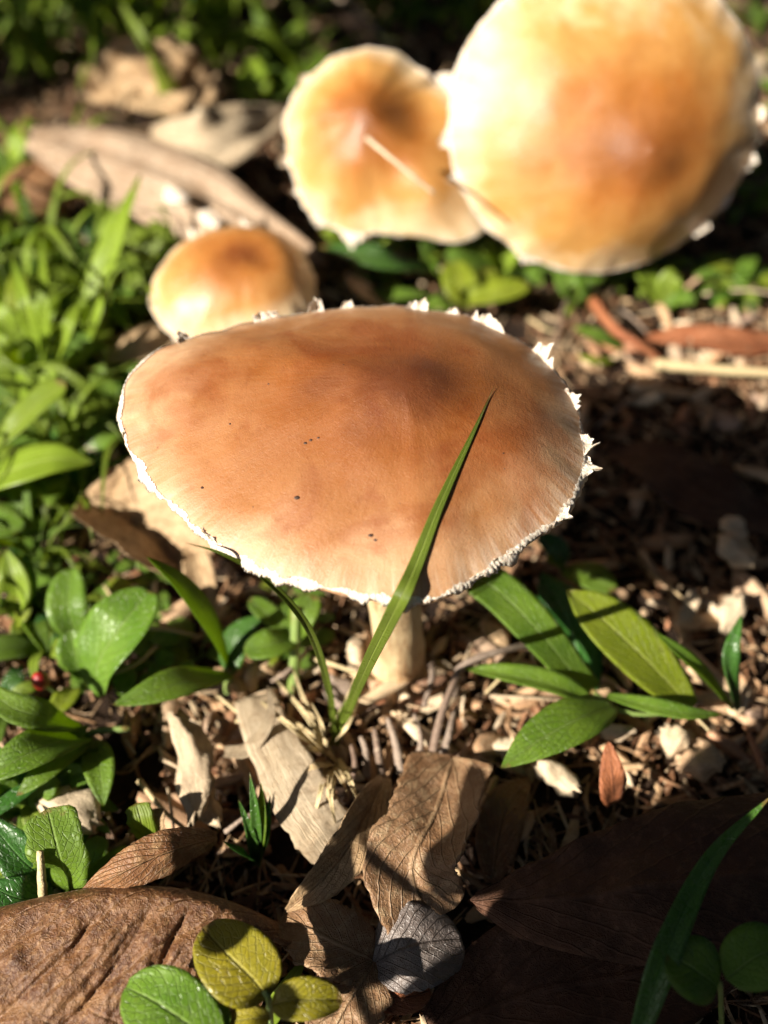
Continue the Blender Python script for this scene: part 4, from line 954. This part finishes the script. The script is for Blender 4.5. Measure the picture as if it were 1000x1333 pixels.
for (x0, x1, y0, y1, cnt, mix, s0, s1) in [
    (-10, 210, 360, 520, 11, 'ggwg', .7, 1.0), (-10, 170, 500, 640, 9, 'gwg', .55, .8), (-10, 130, 640, 780, 7, 'gwg', .45, .65), (150, 420, 60, 160, 5, 'gw', .8, 1.1), (60, 300, 20, 110, 8, 'g', 1.3, 2.0), (450, 700, 0, 60, 5, 'gw', 1.0, 1.4),
    (-20, 150, 300, 480, 16, 'gggww', .9, 1.3), (0, 200, 480, 640, 13, 'wggr', .7, 1.0), (-10, 110, 640, 860, 12, 'wwrg', .5, .9),
    (30, 330, 740, 920, 9, 'wrr', .4, .65), (-10, 140, 1040, 1180, 6, 'wwr', .5, .8), (-10, 80, 900, 1060, 4, 'ww', .5, .8),
    (-30, 420, -10, 120, 18, 'ggwg', 1.0, 1.6), (520, 700, -10, 60, 7, 'wwrg', .9, 1.3), (420, 800, 300, 400, 13, 'rrwr', .5, .8),
    (790, 900, 350, 400, 4, 'rw', .5, .8), (930, 1010, 300, 420, 5, 'rw', .6, .8), (960, 1010, 20, 290, 6, 'wr', .7, 1.0), (0, 200, 190, 330, 6, 'gw', .7, 1.0),
    (340, 420, 80, 130, 3, 'wg', .8, 1.1), (280, 420, 770, 860, 5, 'rr', .35, .5)]:
    for k in range(cnt):
        p = at(rng.uniform(x0, x1), rng.uniform(y0, y1), 0)
        place_weed({'g': 'grass', 'w': 'weed', 'r': 'round'}[rng.choice(mix)], p.x, p.y, rng.uniform(s0, s1))

# tall blades at the upper left
t = empty('grass_tuft', base_of(235, 190), 'tall shaded grass blades at the upper left', 'grass')
add_leaf(t, 'grass', [(228, 170, .4), (215, 110, 2.2), (190, 60, 3.6), (145, -15, 4.6)], 36, 'tuft', nu=24, fold=.3)
add_leaf(t, 'green', [(235, 170, .4), (150, 90, 1.8), (120, 30, 2.6), (100, -20, 3)], 36, 'tuft', nu=24, fold=.3)
t = empty('grass_tuft', base_of(335, 150), 'short bright grass leaf left of the dented mushroom', 'grass')
add_leaf(t, 'bright', [(335, 150, .4), (330, 110, 1.4), (330, 68, 1.8)], 44, 'lance', nu=16, fold=.2)
add_leaf(t, 'green', [(345, 140, .4), (385, 105, 1.2), (430, 68, 1.5)], 40, 'lance', nu=16, fold=.2)

# ---------------------------------------------------------------- unseen plant added beside the camera to throw the shade
def shade_leaf(root, G, wcm, h, prof='oval', mat='dark', **kw):
    """a leaf at height h whose shadow lies over the ground points G"""
    k = SUN / -SUN.z
    P = []
    for (px, py) in G:
        g = at(px, py, .8); P.append(g - k * (h - .8) - root.location)
    link('leaf', leaf_mesh('leaf', P, wcm, M[mat], prof, 20, 8, fold=.08, **kw), root)
    return P
t = empty('added_shade_plant', (5, -13, 0), 'unseen broad-leaved plant added beside the camera to cast shade', 'plant')
for G, wd, h, pr in [([(590, 1440), (800, 1290), (970, 1150), (1130, 990)], 4.2, 11, 'half'), ([(760, 1420), (900, 1330), (1050, 1200)], 3.6, 12, 'oval'),
                     ([(610, 1140), (700, 1090), (800, 1075)], 1.3, 9.5, 'oval'), ([(980, 1010), (1010, 930), (1050, 840)], 1.2, 11, 'oval'),
                     ([(520, 1020), (512, 1080), (480, 1140), (440, 1170)], .8, 8, 'spoon'), ([(494, 1258), (530, 1240), (566, 1222)], .62, 8, 'oval'),
                     ([(640, 990), (680, 1060), (660, 1150)], 1.0, 9, 'oval'), ([(680, 1190), (760, 1185), (830, 1160)], 1.3, 9, 'lance')]:
    P = shade_leaf(t, G, wd, h, pr)
    link('leaf_stalk', tube_mesh('leaf_stalk', [(0, 0, 0), tuple(P[0] * .4 + Vector((0, 0, h * .3))), tuple(P[0])], .12, .07, M['stem'], 12, 6), t)

# ---------------------------------------------------------------- unseen tree, bushes and shrub added to cut skylight and cast shade
def leaf_cloud(name, pos, size, mat, parent, rng, flat=.5):
    V, F, UV = [], [], []
    for p in pos:
        s_ = size * rng.uniform(.6, 1.3); a = rng.uniform(0, math.tau)
        d = Vector((math.cos(a), math.sin(a), rng.gauss(0, flat))).normalized(); sd_ = d.cross(Vector((rng.gauss(0, flat), rng.gauss(0, flat), 1))).normalized()
        n0 = len(V)
        for (u, x) in ((0, 0), (.3, -.26), (.3, .26), (.7, -.22), (.7, .22), (1, 0)):
            V.append(p + d * s_ * (u - .5) + sd_ * s_ * x); UV.append((u, .5 + x))
        F += [(n0, n0 + 1, n0 + 2), (n0 + 1, n0 + 3, n0 + 4, n0 + 2), (n0 + 3, n0 + 5, n0 + 4)]
    return link(name, mesh(name, V, F, M[mat], UV), parent)
def build_added_tree():  # crown added overhead to cut skylight, left open towards the sun
    rng = random.Random(17); k = SUN / -SUN.z
    t = empty('tree', (120, 260, 0), 'unseen tree added to spread a sky-blocking crown over the mushrooms', 'tree')
    link('trunk', tube_mesh('trunk', [(0, 0, -5), (2, 3, 80), (-5, -4, 190), (-20, -30, 330)], 16, 8, M['twig'], 24, 14, .06, 2), t)
    for i in range(9):
        a = i / 9 * math.tau + .3; L = 230 + 60 * rng.random(); z = 200 + i * 12
        link('limb', tube_mesh('limb', [(-6, -6, z), (-6 + math.cos(a) * L * .4, -6 + math.sin(a) * L * .4, z + 40), (math.cos(a) * L - 10, math.sin(a) * L - 30, z + 70)], 6, 1.5, M['twig'], 12, 8, .06, i), t)
    pos = []
    while len(pos) < 9000:
        r = 520 * math.sqrt(rng.random()); a = rng.uniform(0, math.tau); p = Vector((r * math.cos(a), r * math.sin(a), rng.uniform(240, 380)))
        g = p + Vector((0, 0, 0)); hit = g + k * g.z            # where its shadow falls
        if -34 < hit.x < 34 and -20 < hit.y < 30 + 12: continue
        pos.append(p - t.location)
    leaf_cloud('crown', pos, 24, 'crown', t, rng)
build_added_tree()
def build_added_hedges():  # bushes added all round to cut skylight from the sides
    rng = random.Random(23)
    for i in range(12):
        a = i / 12 * math.tau; d = (math.cos(a) * SUN.x + math.sin(a) * SUN.y) / math.hypot(SUN.x, SUN.y)
        D = 110; hgt = 34 if d < -.55 else 150
        x, y = math.cos(a) * D, 14 + math.sin(a) * D
        t = empty('bush', (x, y, 0), 'unseen dense bush added behind the camera to block skylight' if y < 0 else 'unseen dense bush added beyond the picture edge to block skylight', 'bush', 'bushes added all round to block skylight')
        link('trunk', tube_mesh('trunk', [(0, 0, -2), (2, 1, hgt * .4), (0, 3, hgt * .85)], 2.5, .8, M['twig'], 10, 8, .1, i), t)
        pos = [Vector((rng.gauss(0, 22), rng.gauss(0, 22), rng.uniform(2, hgt))) for _ in range(int(5.5 * hgt))]
        leaf_cloud('crown', pos, 13, 'crown', t, rng)
build_added_hedges()
def shade_shrub(base, label, leaves):  # added shrub; leaves are placed from the ground they should darken
    rng = random.Random(int(base[1]) + 7); t = empty('shrub', base, label, 'shrub')
    k = SUN / -SUN.z; n = 0
    for (px, py, s_, h) in leaves:
        g = at(px, py, .5); p = g - k * (h - .5) - t.location
        a = rng.uniform(0, math.tau); d = Vector((math.cos(a), math.sin(a), rng.uniform(-.4, .2)))
        link('leaf', leaf_mesh('leaf', [p - d * s_ / 2, p, p + d * s_ / 2 + Vector((0, 0, -.2))], s_ * .5, M['dark'], 'lance', 8, 4, fold=.15, seed=n, thick=0), t)
        if n % 3 == 0: link('branch', tube_mesh('branch', [(0, 0, 0), tuple(p * .5 + Vector((0, 0, h * .15))), tuple(p - d * s_ / 2)], .15, .06, M['twig'], 8, 5), t)
        n += 1
rs = random.Random(31)
Lv = []
for i in range(34): Lv.append((rs.uniform(-60, 400), rs.uniform(-40, 120), rs.uniform(2.5, 4.5), rs.uniform(8, 20)))
for i in range(5): Lv.append((rs.uniform(400, 640), rs.uniform(-40, 20), rs.uniform(2, 3), rs.uniform(8, 16)))
for i in range(8): Lv.append((rs.uniform(-40, 110), rs.uniform(230, 360), rs.uniform(1.5, 2.5), rs.uniform(8, 14)))
shade_shrub((-34, 20, 0), 'unseen leafy shrub added at the left to cast dappled shade', Lv)
